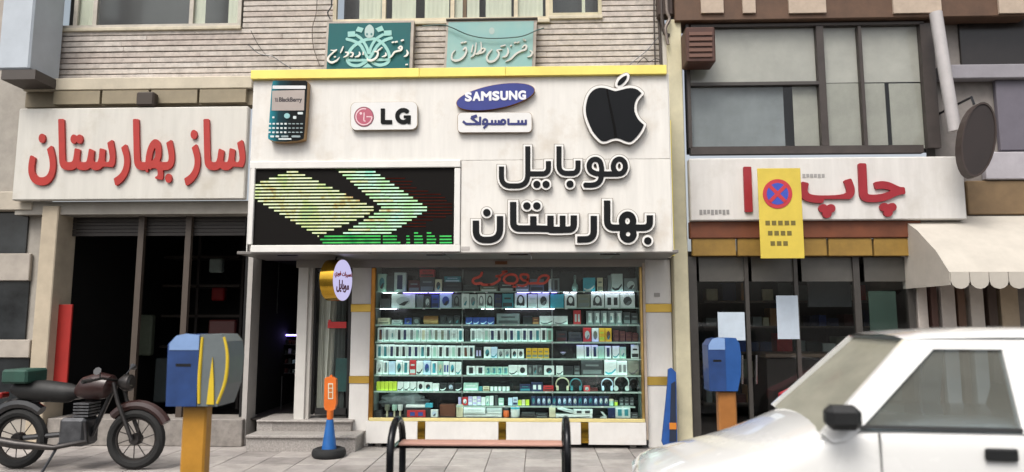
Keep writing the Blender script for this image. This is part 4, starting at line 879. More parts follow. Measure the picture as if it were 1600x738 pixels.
# red window lettering on the glass
gl = root('window_lettering', P(797, 455, -.003), 'red script stuck to the top of the display window glass', 'lettering')
cw = lambda p: crop(p, 715, 410, 10.54)
RW = M('c8503f', .5, 0, .08, 9.)
for pts, r in (([(400, 175), (380, 220), (330, 250), (270, 270), (250, 320), (300, 355), (380, 345), (420, 370), (520, 372)], 17), ([(640, 230), (700, 225), (760, 180), (800, 160)], 16), ([(520, 372), (600, 350), (690, 290), (680, 240)], 16), ([(790, 330), (760, 280), (800, 225), (880, 200), (960, 220), (985, 290), (940, 345), (860, 350), (790, 335)], 16), ([(1040, 250), (1040, 210), (1100, 200), (1160, 215), (1150, 290), (1090, 300), (1040, 260)], 16), ([(1150, 280), (1150, 350), (1080, 390), (1000, 380)], 15), ([(1320, 330), (1350, 250), (1430, 215), (1500, 240), (1470, 310), (1400, 350), (1280, 345), (1180, 350)], 16), ([(740, 155), (810, 150)], 12), ([(920, 400), (955, 402)], 14)):
    mb, _ = lettering([(cw(catmull(pts, n=6)), r * 1.2 / 10.54, False)], [], 0, -.0035, -.0005, .25, 3); obj('script_stroke', mb, RW, gl)

# ================================================================== entrance
GRAN = M('a8a39e', .6, 0, .22, 45., .1, col2='7f7a76', name='speckled_granite')
stp = root('stone_steps', (PX(470, 700, -.3), -.3, 0), 'two speckled granite steps up to the dark shop doorway', 'steps')
yl_, yu_ = -.36, -.06
zl = PZ(470, 681, yl_); zu = PZ(470, 657, yu_)
xa = PX(383, 690, yl_); xb = PX(557, 690, yl_); xb2 = PX(550, 665, yu_)
B('riser', xa, xb - .02, yl_ + .025, yu_ + .3, 0, zl - .031, GRAN, stp); B('tread', xa, xb, yl_, yu_ + .3, zl - .03, zl, GRAN, stp, bev=.006)
xm = PX(425, 665, yu_)
B('riser', xa, xm - .002, yu_ + .025, yu_ + .6, zl + .001, zu - .026, GRAN, stp); B('riser', xm + .001, xb2 - .02, yu_ + .025, yu_ + .6, zl + .001, zu - .026, M('99948f', .6, 0, .22, 45., .1, col2='736e6a'), stp)
B('tread', xa, xb2, yu_, yu_ + .6, zu - .025, zu, GRAN, stp, bev=.006)
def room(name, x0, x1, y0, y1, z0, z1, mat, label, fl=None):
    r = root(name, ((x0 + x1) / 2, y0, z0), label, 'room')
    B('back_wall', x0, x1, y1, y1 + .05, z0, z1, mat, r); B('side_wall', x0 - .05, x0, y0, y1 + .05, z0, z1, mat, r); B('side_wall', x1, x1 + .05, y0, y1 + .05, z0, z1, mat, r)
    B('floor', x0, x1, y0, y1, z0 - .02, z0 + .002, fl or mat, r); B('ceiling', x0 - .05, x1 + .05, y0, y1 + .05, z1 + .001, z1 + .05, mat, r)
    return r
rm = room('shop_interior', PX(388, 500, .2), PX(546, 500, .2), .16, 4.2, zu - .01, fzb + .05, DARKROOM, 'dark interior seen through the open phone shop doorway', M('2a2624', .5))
yi = 1.2
def inside(name, u0, u1, v0, v1, y, d, mat, label, cat, bev=.005): return PB(name, u0, u1, v0, v1, y, y + d, mat, None, bev, label=label, cat=cat)
inside('wall_banner', 417, 432, 412, 466, 1.6, .02, M('1c5a86', .6), 'dim blue hanging banner inside the dark doorway', 'banner')
inside('ceiling_box', 392, 414, 408, 426, 1.2, .3, M('8a5a18', .6), 'brown box sign under the ceiling inside the doorway', 'sign')
rk = root('lit_shelf', P(447, 600, 1.5), 'dim counter shelf with violet light strip inside the doorway', 'shelf')
obj('light_or_fill_strip', pb(432, 462, 523, 525, 1.5, 1.52), VIO, rk)
for k, v in enumerate((530, 545, 560, 575)):
    obj('board', pb(430, 463, v + 8, v + 9.5, 1.45, 1.75), M('2b2a30', .4), rk)
    for j in range(5): a = 432 + j * 6.2; obj('trinket', pb(a, a + rnd.uniform(3, 5), v + rnd.uniform(0, 3), v + 7.8, 1.5, 1.55), cm(rnd.choice('pgDmqd')), rk)
lp = root('ceiling_lamp', P(446, 452, 2.4), 'small square white lamp glowing inside the dark doorway', 'lamp')
obj('lamp_case', pb(442, 450, 449, 456, 2.4, 2.5), BLACKM, lp); obj('lamp_face', pb(443, 449.4, 450, 454.5, 2.39, 2.399), lamp('lamp_glow', 'f2f4ff', 1.6), lp)
inside('door_pole', 432.5, 434.5, 410, 490, 1.1, .02, M('6b6e70', .4, .4), 'thin grey vertical pole inside the dark doorway', 'pole', .002)
inside('door_pole', 438.8, 440.2, 588, 642, 1.0, .02, M('4a4a4c', .4, .4), 'thin low grey rail upright inside the dark doorway', 'pole', .002)
# glass side door with a creased clear curtain behind
dr = root('glass_door', P(516, 650, .12), 'dark framed glass door beside the steps with a pleated pale curtain', 'door')
DF = M('1d1c1c', .4); yd = .13
for a, b, c, d in ((486.5, 492, 415, 648), (543, 547, 415, 648), (492.2, 542.8, 638, 648), (492.2, 542.8, 415, 420)): obj('frame', pb(a, b, c, d, yd, yd + .04), DF, dr)
obj('pane', pb(492.2, 542.8, 420.3, 637.7, yd + .018, yd + .023), GLASS, dr)
m = MB(); n = 40; zz0, zz1 = PZ(515, 640, yd + .1), PZ(515, 416, yd + .1)
pts = [(PX(498 + 22 * k / n, 560, yd + .1), yd + .065 + .02 * math.sin(k * 1.3) + .008 * math.sin(k * 3.1)) for k in range(n + 1)]
m.add([(x, y, zz0) for x, y in pts] + [(x + (.05 if k > 20 else .0), y, zz1) for k, (x, y) in enumerate(pts)], [(k, k + 1, n + 2 + k, n + 1 + k) for k in range(n)]); m.smooth = True
obj('curtain', m, M('d2cfc5', .6, 0, .12, 3., stretch=(8, 1, .4)), dr)
m = MB(); pts = [(PX(521 + 20 * k / n, 560, yd + .14), yd + .085 + .015 * math.sin(k * 1.7)) for k in range(n + 1)]
m.add([(x, y, zz0) for x, y in pts] + [(x, y, zz1) for x, y in pts], [(k, k + 1, n + 2 + k, n + 1 + k) for k in range(n)]); m.smooth = True
obj('curtain', m, M('8a8f8c', .35, 0, .3, 3., stretch=(8, 1, .4)), dr)
obj('red_sticker', pb(512, 541, 503, 513, yd + .012, yd + .016), M('c02a2a', .5), dr); obj('poster', pb(524, 542, 560, 612, yd + .026, yd + .029), M('1f4a48', .5, 0, .2, 5.), dr)
obj('sticker', pb(513, 517, 500, 503.2, yd + .012, yd + .016), M('c02a2a', .5), dr)

# ------------------------------------------------------------------ round projecting light sign
rs = root('round_sign', P(527, 470, YF + .3), 'round drum sign with brass side, lit white face and red script', 'sign')
cy = YF + .34; ctr = P(536, 438, cy); ang = R(79); nrm = Vector((math.sin(ang), -math.cos(ang), 0)); sid = Vector((math.cos(ang), math.sin(ang), 0))
rad = 32 / F * (ctr - CAM).length * .985; dp = .17
def disc(r, d0, d1, seg=40):
    m = MB(); vs = []
    for d in (d0, d1): vs += [ctr + nrm * d + sid * (r * math.cos(2 * math.pi * k / seg)) + _z * (r * math.sin(2 * math.pi * k / seg)) for k in range(seg)]
    m.add(vs, [tuple(range(seg - 1, -1, -1)), tuple(range(seg, 2 * seg))] + [(k, (k + 1) % seg, seg + (k + 1) % seg, seg + k) for k in range(seg)]); m.smooth = True; return m
# drum runs back from the lit face; face centre = ctr
obj('drum', disc(rad, -dp, -.006), M('cda23a', .16, .95, .12, 4., .03, name='polished_brass'), rs)
obj('lit_face', disc(rad * .985, -.0055, 0), lamp('sign_glow', 'cfc9f2', .62), rs)
def facetext(body, x0, x1, z0, z1, mat, bold):
    cu = bpy.data.curves.new('tmp', 'FONT'); cu.body = body; cu.size = 1; cu.extrude = .5; cu.offset = bold; cu.resolution_u = 3
    def fn(pts):
        xs = [p.x for p in pts]; ys_ = [p.y for p in pts]; a, b, c, d = min(xs), max(xs), min(ys_), max(ys_)
        return [ctr + nrm * (.005 if p.z > 0 else .001) + sid * ((x0 + (p.x - a) / (b - a) * (x1 - x0)) * rad) + _z * ((z0 + (p.y - c) / (d - c) * (z1 - z0)) * rad) for p in pts]
    obj('lettering', MB()._curve(cu, 0, fn), mat, rs)
# presentation forms, visual (left to right) order
facetext('\ufef1\ufead\ufeee\ufed3 \ufe95\ufe8d\ufeae\ufef4\ufee4\ufecc\ufe97', -.9, .95, .08, .42, M('c2401e', .5), .03)
facetext('\ufede\ufef3\ufe8e\ufe91\ufeee\ufee3', -.68, .62, -.6, .0, M('6a1420', .5), .03)
obj('bracket', MB().tube([ctr - nrm * .1 + _z * rad, Vector((ctr.x - .08, cy, fzb - .01))], .012, 8), BLACKM, rs)

# ================================================================== traffic delineator on the pavement
yc = -.62
cz = lambda v: max(0., PZ(514, v, yc))
dl = root('delineator', (PX(514.5, 708, yc), yc, 0), 'orange paddle on a blue cone in a black tyre base beside the steps', 'traffic cone')
cxx = PX(514.5, 690, yc); rb = 25.5 / F * (D0 + yc)
obj('tyre_base', MB().lathe([(rb * .55, .012), (rb * .9, 0), (rb, .02), (rb * 1.02, .05), (rb * .95, .085), (rb * .75, .1), (rb * .55, .085)], (cxx, yc, 0), 26), M('1c1d1e', .75, 0, .15, 20., .2), dl)
zc = cz(656)
obj('cone', MB().lathe([(rb * .47, .055), (rb * .45, .07), (rb * .2, zc), (rb * .14, zc + .004)], (cxx, yc, 0), 22), M('165a9e', .5, 0, .08, 9., name='blue_plastic'), dl)
OR = M('d2691e', .5, 0, .08, 8., name='orange_plastic')
obj('neck', MB().lathe([(rb * .17, zc + .005), (rb * .2, zc + .03), (rb * .2, cz(640))], (cxx, yc, 0), 16), OR, dl)
q = [(507.5, 640.5), (506, 634), (507, 592), (510, 589.5), (519.5, 589.5), (524.5, 593), (525, 632), (521.5, 641), (514, 643)]
pd = plate('paddle', q, yc - .035, yc + .035, OR, dl)
plate('knob', ell(517, 588, 1.8, 2.2, 10), yc - .015, yc + .015, OR, dl)
lbp = plate('label', rrect(512.5, 520.5, 599, 624, .8, 2), yc - .038, yc - .0352, M('c9c2ae', .5), pd)
for a, b in ((601, 606), (607.5, 612.5), (614, 622)): plate('label_mark', rrect(514, 519, a, b, .6, 2), yc - .040, yc - .0382, M('b8671f', .5), pd)

# ================================================================== bench with two steel hoops
yb0 = -2.42
bn = root('bench', (PX(752, 690, yb0), yb0, 0), 'low bench with worn pink slats between two black steel hoops', 'bench')
STEEL = M('15161a', .22, .5, .15, 9., .03, name='black_painted_steel')
zs_ = PZ(752, 690, yb0)
def hoop(ub, name='hoop'):
    x = PX(ub, 690, yb0); zt_ = PZ(ub, 656, yb0); hw = .27
    n_ = 20; path = [(x, yb0 - hw, 0), (x, yb0 - hw, zt_ * .55)]
    for k in range(n_ + 1):
        a = math.pi * (1 - k / n_); path.append((x, yb0 + hw * math.cos(a) * (1 - .12 * math.sin(a)), zt_ * .62 + (zt_ * .38) * math.sin(a) ** .8))
    path += [(x, yb0 + hw, zt_ * .55), (x, yb0 + hw, 0)]
    obj(name, MB().tube(path, .031, 10), STEEL, bn)
    for s in (-1, 1): obj('foot_plate', MB().lathe([(.06, 0), (.06, .008), (.035, .012)], (x, yb0 + s * hw, 0), 14), STEEL, bn)
hoop(620); hoop(884.5)
xa_, xb_ = PX(620, 690, yb0), PX(884.5, 690, yb0)
PLK = [M(c, .65, 0, .12, 6., .1, stretch=(.4, 3, 3), name='worn_plank') for c in ('b48a7b', 'ac8272', 'b99080')]
for k in range(2):
    y0 = yb0 - .1 + k * .1; B('slat', xa_ + .034, xb_ - .034, y0, y0 + .092, zs_ - .022, zs_, PLK[k % 3], bn, bev=.005)
for x in (xa_, xb_): B('cross_bar', x - .02, x + .02, yb0 - .24, yb0 + .24, zs_ - .05, zs_ - .0225, STEEL, bn)
B('seat_rail', xa_ + .021, xb_ - .021, yb0 - .06, yb0 - .02, zs_ - .05, zs_ - .0225, STEEL, bn)

# ================================================================== neighbours on the left
yn = -.12
ls = root('neighbour_shop', (PX(225, 700, yn), yn, 0), 'open fronted left neighbour shop with cream beam and cream side column', 'shop')
CRM = M('c2b8a4', .7, 0, .1, 3., .1, name='cream_render')
xl0, xl1 = PX(22, 300, yn), PX(386, 300, yn)
B('beam', xl0, xl1, yn, .12, PZ(200, 140, yn), PZ(200, 121, yn), CRM, ls, bev=.01)
B('soffit', xl0, xl1, yn + .06, .12, PZ(200, 166, yn + .06), PZ(200, 140.5, yn), M('877c68', .75, 0, .12, 4.), ls)
B('column', PX(52, 500, yn), PX(78, 500, yn), yn, .25, 0, PZ(60, 322, yn), M('b5a893', .7, 0, .1, 3., .1), ls, bev=.01)
B('column', PX(384, 500, .03), PX(391.5, 500, .03), .03, .3, 0, PZ(390, 110, .03), M('a9a5a0', .7), ls)
B('lintel', xl0, xl1, yn + .04, .25, PZ(200, 334, yn), PZ(200, 314, yn), M('9a958c', .7, 0, .1, 4.), ls)
for a in (207, 282): B('door_post', PX(a, 500, .1), PX(a + 9, 500, .1), .1, .16, 0, PZ(200, 334, yn), M('4a4038', .5), ls)
for k in range(6): B('shutter_slat', PX(80, 330, .12), PX(382, 330, .12), .17, .19, PZ(200, 336, .17) - (k + 1) * .045, PZ(200, 336, .17) - k * .045 - .006, M('3a3634', .5, .3), ls)
B('threshold', PX(80, 650, .02), PX(383, 650, .02), -.05, .4, 0, PZ(230, 655, -.05), M('8d8781', .7, 0, .15, 12., .1), ls, bev=.008)
for k in range(4): B('awning_slat', PX(84 + k * 76, 150, yn), PX(156 + k * 76, 150, yn), yn - .004, yn + .056, PZ(200, 162, yn), PZ(200, 141.5, yn), M('8f846e', .7, 0, .1, 5.), ls)
PB('wall_lamp_box', 212, 240, 143, 165, yn - .12, yn - .005, M('3a3028', .6), None, .02, label='small dark box fixed under the cream beam above red script', cat='box')
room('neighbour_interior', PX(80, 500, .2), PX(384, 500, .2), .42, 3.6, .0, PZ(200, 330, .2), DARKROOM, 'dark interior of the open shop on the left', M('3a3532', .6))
sg = root('script_board', P(205, 312, yn - .1), 'long cream board with red script over the left neighbour shop', 'sign')
obj('board', pb(24, 384.5, 168, 312, yn - .1, yn - .006, None, .012), smear_mat('cbc8c0', 'b0a898', .5), sg)
REDL = M('a8281f', .45, 0, .06, 8., name='red_letter')
# 'saz baharestan' in visual order
obj('lettering', MB().text('\ufee5\ufe8e\ufe98\ufeb3\ufead\ufe8e\ufeec\ufe91 \ufeaf\ufe8e\ufeb3', 46, 381, 188, 288, yn - .13, yn - .1005, .02), REDL, sg)
inside('red_banner', 80, 108, 476, 612, .02, .03, M('9c1f17', .6, 0, .1, 4.), 'tall red banner standing against the left neighbour column', 'banner')
ORN = [('olive', 'o', 214, 236, 492, 556, 2.2), ('grey', 'g', 118, 146, 404, 438, 2.6), ('brown', 'k', 152, 196, 432, 468, 2.6), ('blue', 'n', 150, 172, 530, 590, 1.6), ('pale', 'w', 326, 346, 404, 426, 2.4), ('tan', 'T', 95, 110, 376, 410, 1.4), ('maroon', 'm', 325, 368, 500, 530, 1.4), ('dark grey', 'D', 240, 300, 560, 630, 1.8), ('yellow', 'y', 222, 240, 452, 480, 3.0), ('teal', 't', 100, 118, 420, 452, 2.4), ('red', 'r', 330, 350, 446, 470, 3.0), ('cream', 'e', 182, 200, 500, 548, 3.0)]
for nm, k, a, b, c, d, y in ORN: inside('hanging_goods', a, b, c, d, y, .12, cm(k), '%s goods pack hanging inside the dark left neighbour shop' % nm, 'goods', .02)
rk = root('goods_rack', P(230, 640, 2.8), 'tall dark rack of shelves inside the left neighbour shop', 'rack')
for a in (90, 160, 232, 304, 374): obj('upright', pb(a, a + 4, 350, 640, 2.8, 2.84), M('3c3632', .6), rk)
for v in (400, 445, 492, 540, 588): obj('shelf', pb(94, 374, v, v + 4, 2.8, 3.2), M('4a423b', .6), rk)

# far left
fl = root('corner_shop', P(10, 650, .0), 'grey glazed shopfront at the far left behind the cream column', 'shop')
B('wall', PX(-260, 500, 0), PX(50, 500, 0), .06, .2, 0, PZ(0, 110, 0), M('a39d94', .8, 0, .12, 4., .1), fl)
for v0, v1 in ((330, 396), (440, 530), (560, 650)): obj('window_pane', pb(-160, 42, v0, v1, .03, .055), M('2e3133', .12, 0, .3, 2.), fl)
for v0, v1 in ((396.5, 439), (531, 559)): obj('band', pb(-160, 46, v0, v1, .0, .05, None, .008), M('a8a096', .7, 0, .1, 4.), fl)
obj('cornice', pb(-200, 50, 300, 329, -.1, .05, None, .01), M('b3aa9b', .7, 0, .1, 4.), fl)
fs = root('blank_lightbox', P(30, 110, -.5), 'tall pale blue white box sign jutting out at the top left corner', 'sign')
obj('case', pb(2, 52, -60, 108, -.5, .05, None, .02), M('b4bcc4', .45, 0, .06, 3.), fs); obj('foot_trim', pb(2, 55, 109, 124, -.49, .05), M('4a4440', .6), fs)
B('upper_wall', PX(-260, 0, .1), PX(60, 0, .1), .1, .25, PZ(0, 300, .1), PZ(0, -190, .1), M('a9a097', .8, 0, .12, 4., .1), fl)

# ================================================================== neighbours on the right
yr = -.05
rsn = root('print_shop', (PX(1270, 700, yr), yr, 0), 'two storey print shop right of the phone shop with dark glazed front', 'shop')
DKF = M('413a37', .5, 0, .15, 6., name='dark_brown_frame')
B('pier', PX(1052, 400, -.1), PX(1075, 400, -.1), -.1, .3, 0, PZ(1060, 30, -.1), M('c8c1a4', .6, 0, .1, 3.), rsn, bev=.01)
B('yellow_edge', PX(1048.5, 300, -.12), PX(1051.5, 300, -.12), -.12, .1, PZ(1050, 400, -.12), PZ(1050, 188, -.12), GOLDY, rsn)
B('white_edge', PX(1036, 120, 0), PX(1051, 120, 0), -.03, .2, fzb, PZ(1045, 46, 0), M('bdb9b3', .6), rsn)
B('top_beam', PX(1052, 20, yr), PX(1600, 20, yr), yr - .1, .25, PZ(1270, 35, yr), PZ(1270, -8, yr), M('5f4737', .7, 0, .15, 5.), rsn, bev=.01)
for a, b in ((1095, 1130), (1160, 1180), (1232, 1290), (1395, 1470), (1560, 1640)): obj('pale_block', pb(a, b, -30, 20, yr - .13, yr - .101), M('b7a695', .7, 0, .1, 6.), rsn)
wn = root('window', P(1265, 232, yr)); wn.parent = rsn; wn.location -= ORG[rsn.name]
obj('glass', pb(1078, 1444, 40, 228, yr + .02, yr + .03), glass_mat((.93, .93, .92), 1.6, .03, 'tinted_glass'), wn)
obj('reflection_panel', pb(1078, 1444, 40, 130, yr + .06, yr + .07), M('bdbeb8', .7, 0, .08, 3.), wn)  # panel coloured as the grey-green sky and street reflected in the upper glass
for a, b in ((1078, 1225), (1240, 1284), (1292, 1345), (1352, 1385), (1392, 1442)): obj('lower_reflection_panel', pb(a, b, 130.5, 232, yr + .055, yr + .065), M('8b9499' if a < 1200 else 'acaea6', .7, 0, .1, 3.), wn)  # darker panels giving the lower glass its painted-in reflection
obj('backing', pb(1070, 1450, 30, 240, yr + .5, yr + .52), M('3a3a3a', .8), wn)
for a, b, c, d in ((1074, 1079, 38, 231), (1280, 1291, 40.5, 227.5), (1346, 1351, 40.5, 227.5), (1444, 1464, 36, 231), (1079.3, 1443.7, 228, 240), (1079.3, 1443.7, 36, 40), (1079.3, 1279.7, 128, 133)): obj('frame', pb(a, b, c, d, yr - .03, yr + .05), DKF if b - a < 400 and d - c != 5 else M('45413f', .5), wn)
ac = root('air_conditioner', P(1094, 98, yr - .3), 'small dark brown air conditioner box at the upper left of the print shop', 'air conditioner')
obj('casing', pb(1072, 1118, 42, 97, yr - .32, yr - .035, None, .015), M('4c2f26', .6, 0, .12, 6.), ac)
for k in range(5): obj('louvre', pb(1077, 1113, 50 + k * 8.5, 55 + k * 8.5, yr - .335, yr - .3205), M('6a4a3e', .5), ac)
sr = root('script_board', P(1290, 345, yr - .16), 'long white board with dark red script on the right print shop', 'sign')
obj('board', pb(1078, 1508, 246, 344, yr - .16, yr - .032, None, .012), smear_mat('d0cdc9', 'b5b0a8', .5), sr)
DRED = M('92202a', .45, 0, .06, 8.)
obj('lettering', MB().text('\ufb56\ufe8e\ufb7c', 1252, 1412, 258, 338, yr - .19, yr - .1605, .035), DRED, sr)
obj('lettering', MB().text('\ufe8d', 1163, 1175, 262, 330, yr - .19, yr - .1605, .02), DRED, sr)
for k in range(8): obj('small_print', pb(1093 + k * 6, 1097.5 + k * 6, 328, 336 - (k % 3), yr - .1645, yr - .1605), M('8a8886', .6), sr)
for k in range(6): obj('small_print', pb(1254 + k * 6, 1258.5 + k * 6, 272, 278 - (k % 2), yr - .1645, yr - .1605), M('9a9896', .6), sr)
obj('trim', pb(1078, 1440, 345, 372, yr - .1, yr, None, .01), M('6d3b22', .6, 0, .15, 5.), rsn)
for k in range(5): obj('yellow_panel', pb(1082 + k * 71, 1150 + k * 71, 372.5, 400, yr - .08, yr, None, .006), M('8f7030', .55, 0, .15, 5.), rsn)
room('print_shop_interior', PX(1080, 500, .3), PX(1440, 500, .3), .35, 3.2, 0, PZ(1270, 398, .3), M('55514d', .7, 0, .2, 3.), 'dark interior of the print shop behind its glass', M('3a3633', .6))
for a, b in ((1078, 1092), (1168, 1174), (1246, 1252), (1340, 1350), (1424, 1434)): obj('door_frame', pb(a, b, 401, 690, yr, yr + .06), M('4a4744', .4, .3, .1, 6.), rsn)
for a, b in ((1092.4, 1167.6), (1174.4, 1245.6), (1252.4, 1339.6), (1350.4, 1423.6)): obj('door_glass', pb(a, b, 440, 688, yr + .028, yr + .034), glass_mat((.88, .9, .9), 1.55, .02, 'shop_glass'), rsn)
for a, b in ((1092.4, 1167.6), (1174.4, 1245.6), (1252.4, 1339.6), (1350.4, 1423.6)): obj('transom', pb(a, b, 402, 440, yr + .03, yr + .05), M('55534f', .35, .2, .1, 4.), rsn)
obj('green_panel', pb(1362, 1405, 455, 640, yr + .06, yr + .07), M('33473e', .5), rsn)
for a, b, c, d, nm in ((1122, 1164, 488, 532, 'left'), (1214, 1248, 462, 530, 'tall')):
    inside('paper_notice', a, b, c, d, yr - .006, .005, M('b9c6d2', .7), 'pale blue paper notice stuck on the print shop glass, the %s one' % nm, 'notice', 0)
inside('price_board', 1262, 1330, 430, 480, .6, .03, M('5b6063', .5), 'grey board hanging inside the print shop above dark counter', 'board')
sc_ = root('shop_counter', P(1300, 640, .7), 'dark counter with red front inside the print shop', 'counter')
obj('counter_body', pb(1200, 1340, 560, 680, .7, 1.3, None, .01), M('2b2523', .6), sc_); obj('counter_top', pb(1196, 1344, 553, 559, .66, 1.34, None, .006), M('6b5a4c', .4), sc_)
rd = root('red_ramp', P(1270, 650, -.35), 'slanted red panel leaning low in front of the print shop', 'panel')
m_ = MB(); m_.prism([(PX(1228, 628, -.35), PZ(1228, 632, -.35)), (PX(1312, 585, -.35), PZ(1312, 590, -.35)), (PX(1312, 585, -.35), PZ(1312, 577, -.35)), (PX(1228, 628, -.35), PZ(1228, 618, -.35))], -.38, -.1); obj('panel', m_, M('a83038', .5, 0, .08, 6.), rd)
for a, v in ((1236, 628), (1306, 592)): B('leg', PX(a, 600, -.35) - .015, PX(a, 600, -.35) + .015, -.3, -.27, 0, PZ(a, v, -.35), M('5a5856', .5), rd)
for u_ in (1160, 1182): obj('door_handle', MB().tube([P(u_, 555, yr - .05), P(u_, 600, yr - .05)], .012, 8), M('9a9a98', .25, .9), rsn)
pk = root('paper_rack', P(1390, 640, 1.4), 'rack of coloured paper packs inside the print shop', 'rack')
for v in (470, 510, 550, 590, 630):
    obj('shelf', pb(1100, 1420, v, v + 3, 1.5, 1.8), M('6a625a', .6), pk)
    a = 1104
    while a < 1410:
        w_ = rnd.uniform(8, 26); obj('paper_pack', pb(a, a + w_ - 2, v - rnd.uniform(12, 30), v - .3, 1.52, 1.76), cm(rnd.choice('WwgDkebnmreoT')), pk); a += w_ + rnd.choice((0, 0, 6, 14))
# yellow no-stopping board
ns = root('no_stopping_board', P(1218, 405, yr - .5), 'yellow board with red and blue no stopping roundel before the print shop', 'sign')
yq = yr - .5
obj('board', pb(1186, 1254, 263, 404, yq, yq + .012, None, .003), M('cdb648', .5, 0, .06, 4., name='road_sign_yellow'), ns)
plate('roundel', ell(1215, 303, 23, 23, 30), yq - .006, yq - .0005, M('b8343e', .4), ns); plate('roundel_face', ell(1215, 303, 17, 17, 30), yq - .008, yq - .0062, M('3a4fae', .4), ns)
strip('roundel_bar', [(1203, 291), (1227, 315)], 2.8, yq - .010, yq - .0082, M('b8343e', .4), ns)
strip('roundel_bar', [(1227, 291), (1203, 315)], 2.8, yq - .0106, yq - .0083, M('b8343e', .4), ns)
for k in range(3):
    for j in range(5 - k): obj('small_print', pb(1196 + j * 10 + k * 4, 1203 + j * 10 + k * 4, 345 + k * 16, 352 + k * 16, yq - .003, yq - .0005), M('6b5f2a', .5), ns)
for a in (1200, 1240): B('bracket', PX(a, 300, yq) - .01, PX(a, 300, yq) + .01, yq + .013, yr - .165, PZ(a, 303, yq) - .01, PZ(a, 303, yq) + .01, M('77736e', .4, .6), ns)
# far right: awning shop
fr = root('awning_shop', P(1530, 650, .0), 'shop at the far right under a cream scalloped awning', 'shop')
B('wall', PX(1466, 300, .1), PX(1900, 300, .1), .1, .3, 0, PZ(1600, -60, .1), M('86807c', .8, 0, .15, 3., .1), fr)
for a, b, mt in ((1440, 1456, 'c9c0b8'), (1462, 1472, '5a4038'), (1478, 1500, 'c9c0b8'), (1504, 1516, '6a5040'), (1524, 1545, 'd0c8bf'), (1552, 1566, '4f4038'), (1572, 1600, 'b9a78f')): obj('striped_post', pb(a, b, 445, 690, -.04, .09, None, .006), M(mt, .6, 0, .08, 5.), fr)
obj('dark_window', pb(1500, 1640, 20, 100, .06, .095), M('2c2827', .2), fr); obj('cornice', pb(1470, 1660, 100, 122, -.05, .09, None, .01), M('8d8a90', .6), fr); obj('grey_panel', pb(1560, 1660, 124, 235, .02, .09, None, .01), M('66626c', .6), fr); obj('pale_panel', pb(1540, 1660, 237, 280, .0, .09, None, .01), M('a8a4aa', .6), fr); obj('brown_band', pb(1512, 1660, 282, 335, .03, .09, None, .01), M('7a6448', .6, 0, .12, 5.), fr)
aw = root('awning', P(1520, 460, -.9), 'cream cloth awning with scalloped edge at the far right', 'awning')
AWM = M('b3ada3', .8, 0, .06, 4., .1, name='awning_cloth')
m_ = MB(); n_ = 12; prof = [(.05, 338), (-.35, 360), (-.7, 392), (-.92, 425)]
vs_ = []; xx0, xx1 = PX(1448, 400, -.5), PX(1448, 400, -.5) + 2.4
for yy, v in prof: zz_ = PZ(1500, v, yy); vs_ += [(xx0 + (xx1 - xx0) * k / n_, yy, zz_) for k in range(n_ + 1)]
fcs = [(r * (n_ + 1) + k, r * (n_ + 1) + k + 1, (r + 1) * (n_ + 1) + k + 1, (r + 1) * (n_ + 1) + k) for r in range(3) for k in range(n_)]
m_.add(vs_, fcs); m_.smooth = True; obj('cloth', m_, AWM, aw)
zz_ = PZ(1500, 425, -.92)
for k in range(n_):
    a = xx0 + (xx1 - xx0) * k / n_; b = xx0 + (xx1 - xx0) * (k + 1) / n_
    pts_ = [(a + .004, zz_), (b - .004, zz_)] + [((a + b) / 2 + (b - a) * .48 * math.cos(t), zz_ - .1 - .08 * math.sin(t)) for t in np.linspace(0, math.pi, 7)]
    obj('scallop', MB().prism(pts_, -.925, -.915), AWM, aw)
zs2 = [PZ(1500, v, yy) for yy, v in prof]
for x in (xx0 - .006, xx1): obj('side_cloth', MB().prism([(prof[k][0], zs2[k]) for k in range(4)] + [(-.92, zz_ - .14), (.05, zz_ - .14)], x, x + .006, 'x'), AWM, aw)
wp = obj('leaning_pole', MB().tube([P(1462, 20, -.3), P(1476, 110, -.3), P(1492, 205, -.3)], .07, 10), M('b6b2b2', .5, 0, .06, 4.), None, 'thick pale slanting pole between the print shop and far right shop', 'pole')
hs_ = root('hanging_oval_sign', P(1530, 275, -.6), 'dark oval sign hanging in front of the far right shop', 'sign')
plate('board', ell(1530, 218, 26, 58, 28, R(8)), -.6, -.5, M('2b2322', .6, 0, .1, 6.), hs_); plate('rim', [ell(1530, 218, 27, 59, 28, R(8)), ell(1530, 218, 24.5, 56, 28, R(8))], -.61, -.49, M('3b302c', .5), hs_)
obj('bracket', MB().tube([P(1522, 164, -.55), P(1518, 152, -.55), Vector((P(1518, 152, -.55).x, .1, P(1518, 152, -.55).z))], .015, 8), BLACKM, hs_)
# blue folded stand against the right post
bs = root('folded_banner', (PX(1046, 690, -.25), -.25, 0), 'blue folded banner with an orange stripe leaning by the right post', 'banner')
m_ = MB(); pts_ = [(1038, 700), (1034, 690), (1037, 660), (1040, 630), (1043, 600), (1044, 577), (1049, 575), (1056, 582), (1058, 702)]
m_.prism([(PX(a, b, -.25), max(0, PZ(a, b, -.25))) for a, b in pts_], -.27, -.22); obj('cloth', m_, M('1c4f96', .7, 0, .15, 6., .1), bs)
m_ = MB(); pts_ = [(1049, 600), (1055, 596), (1056.5, 690), (1046, 690)]; m_.prism([(PX(a, b, -.28), max(0, PZ(a, b, -.28))) for a, b in pts_], -.285, -.2702); obj('dark_fold', m_, M('18243a', .7), bs)
obj('orange_stripe', pb(1046, 1057, 661, 671, -.29, -.2855), M('c77a22', .6), bs)

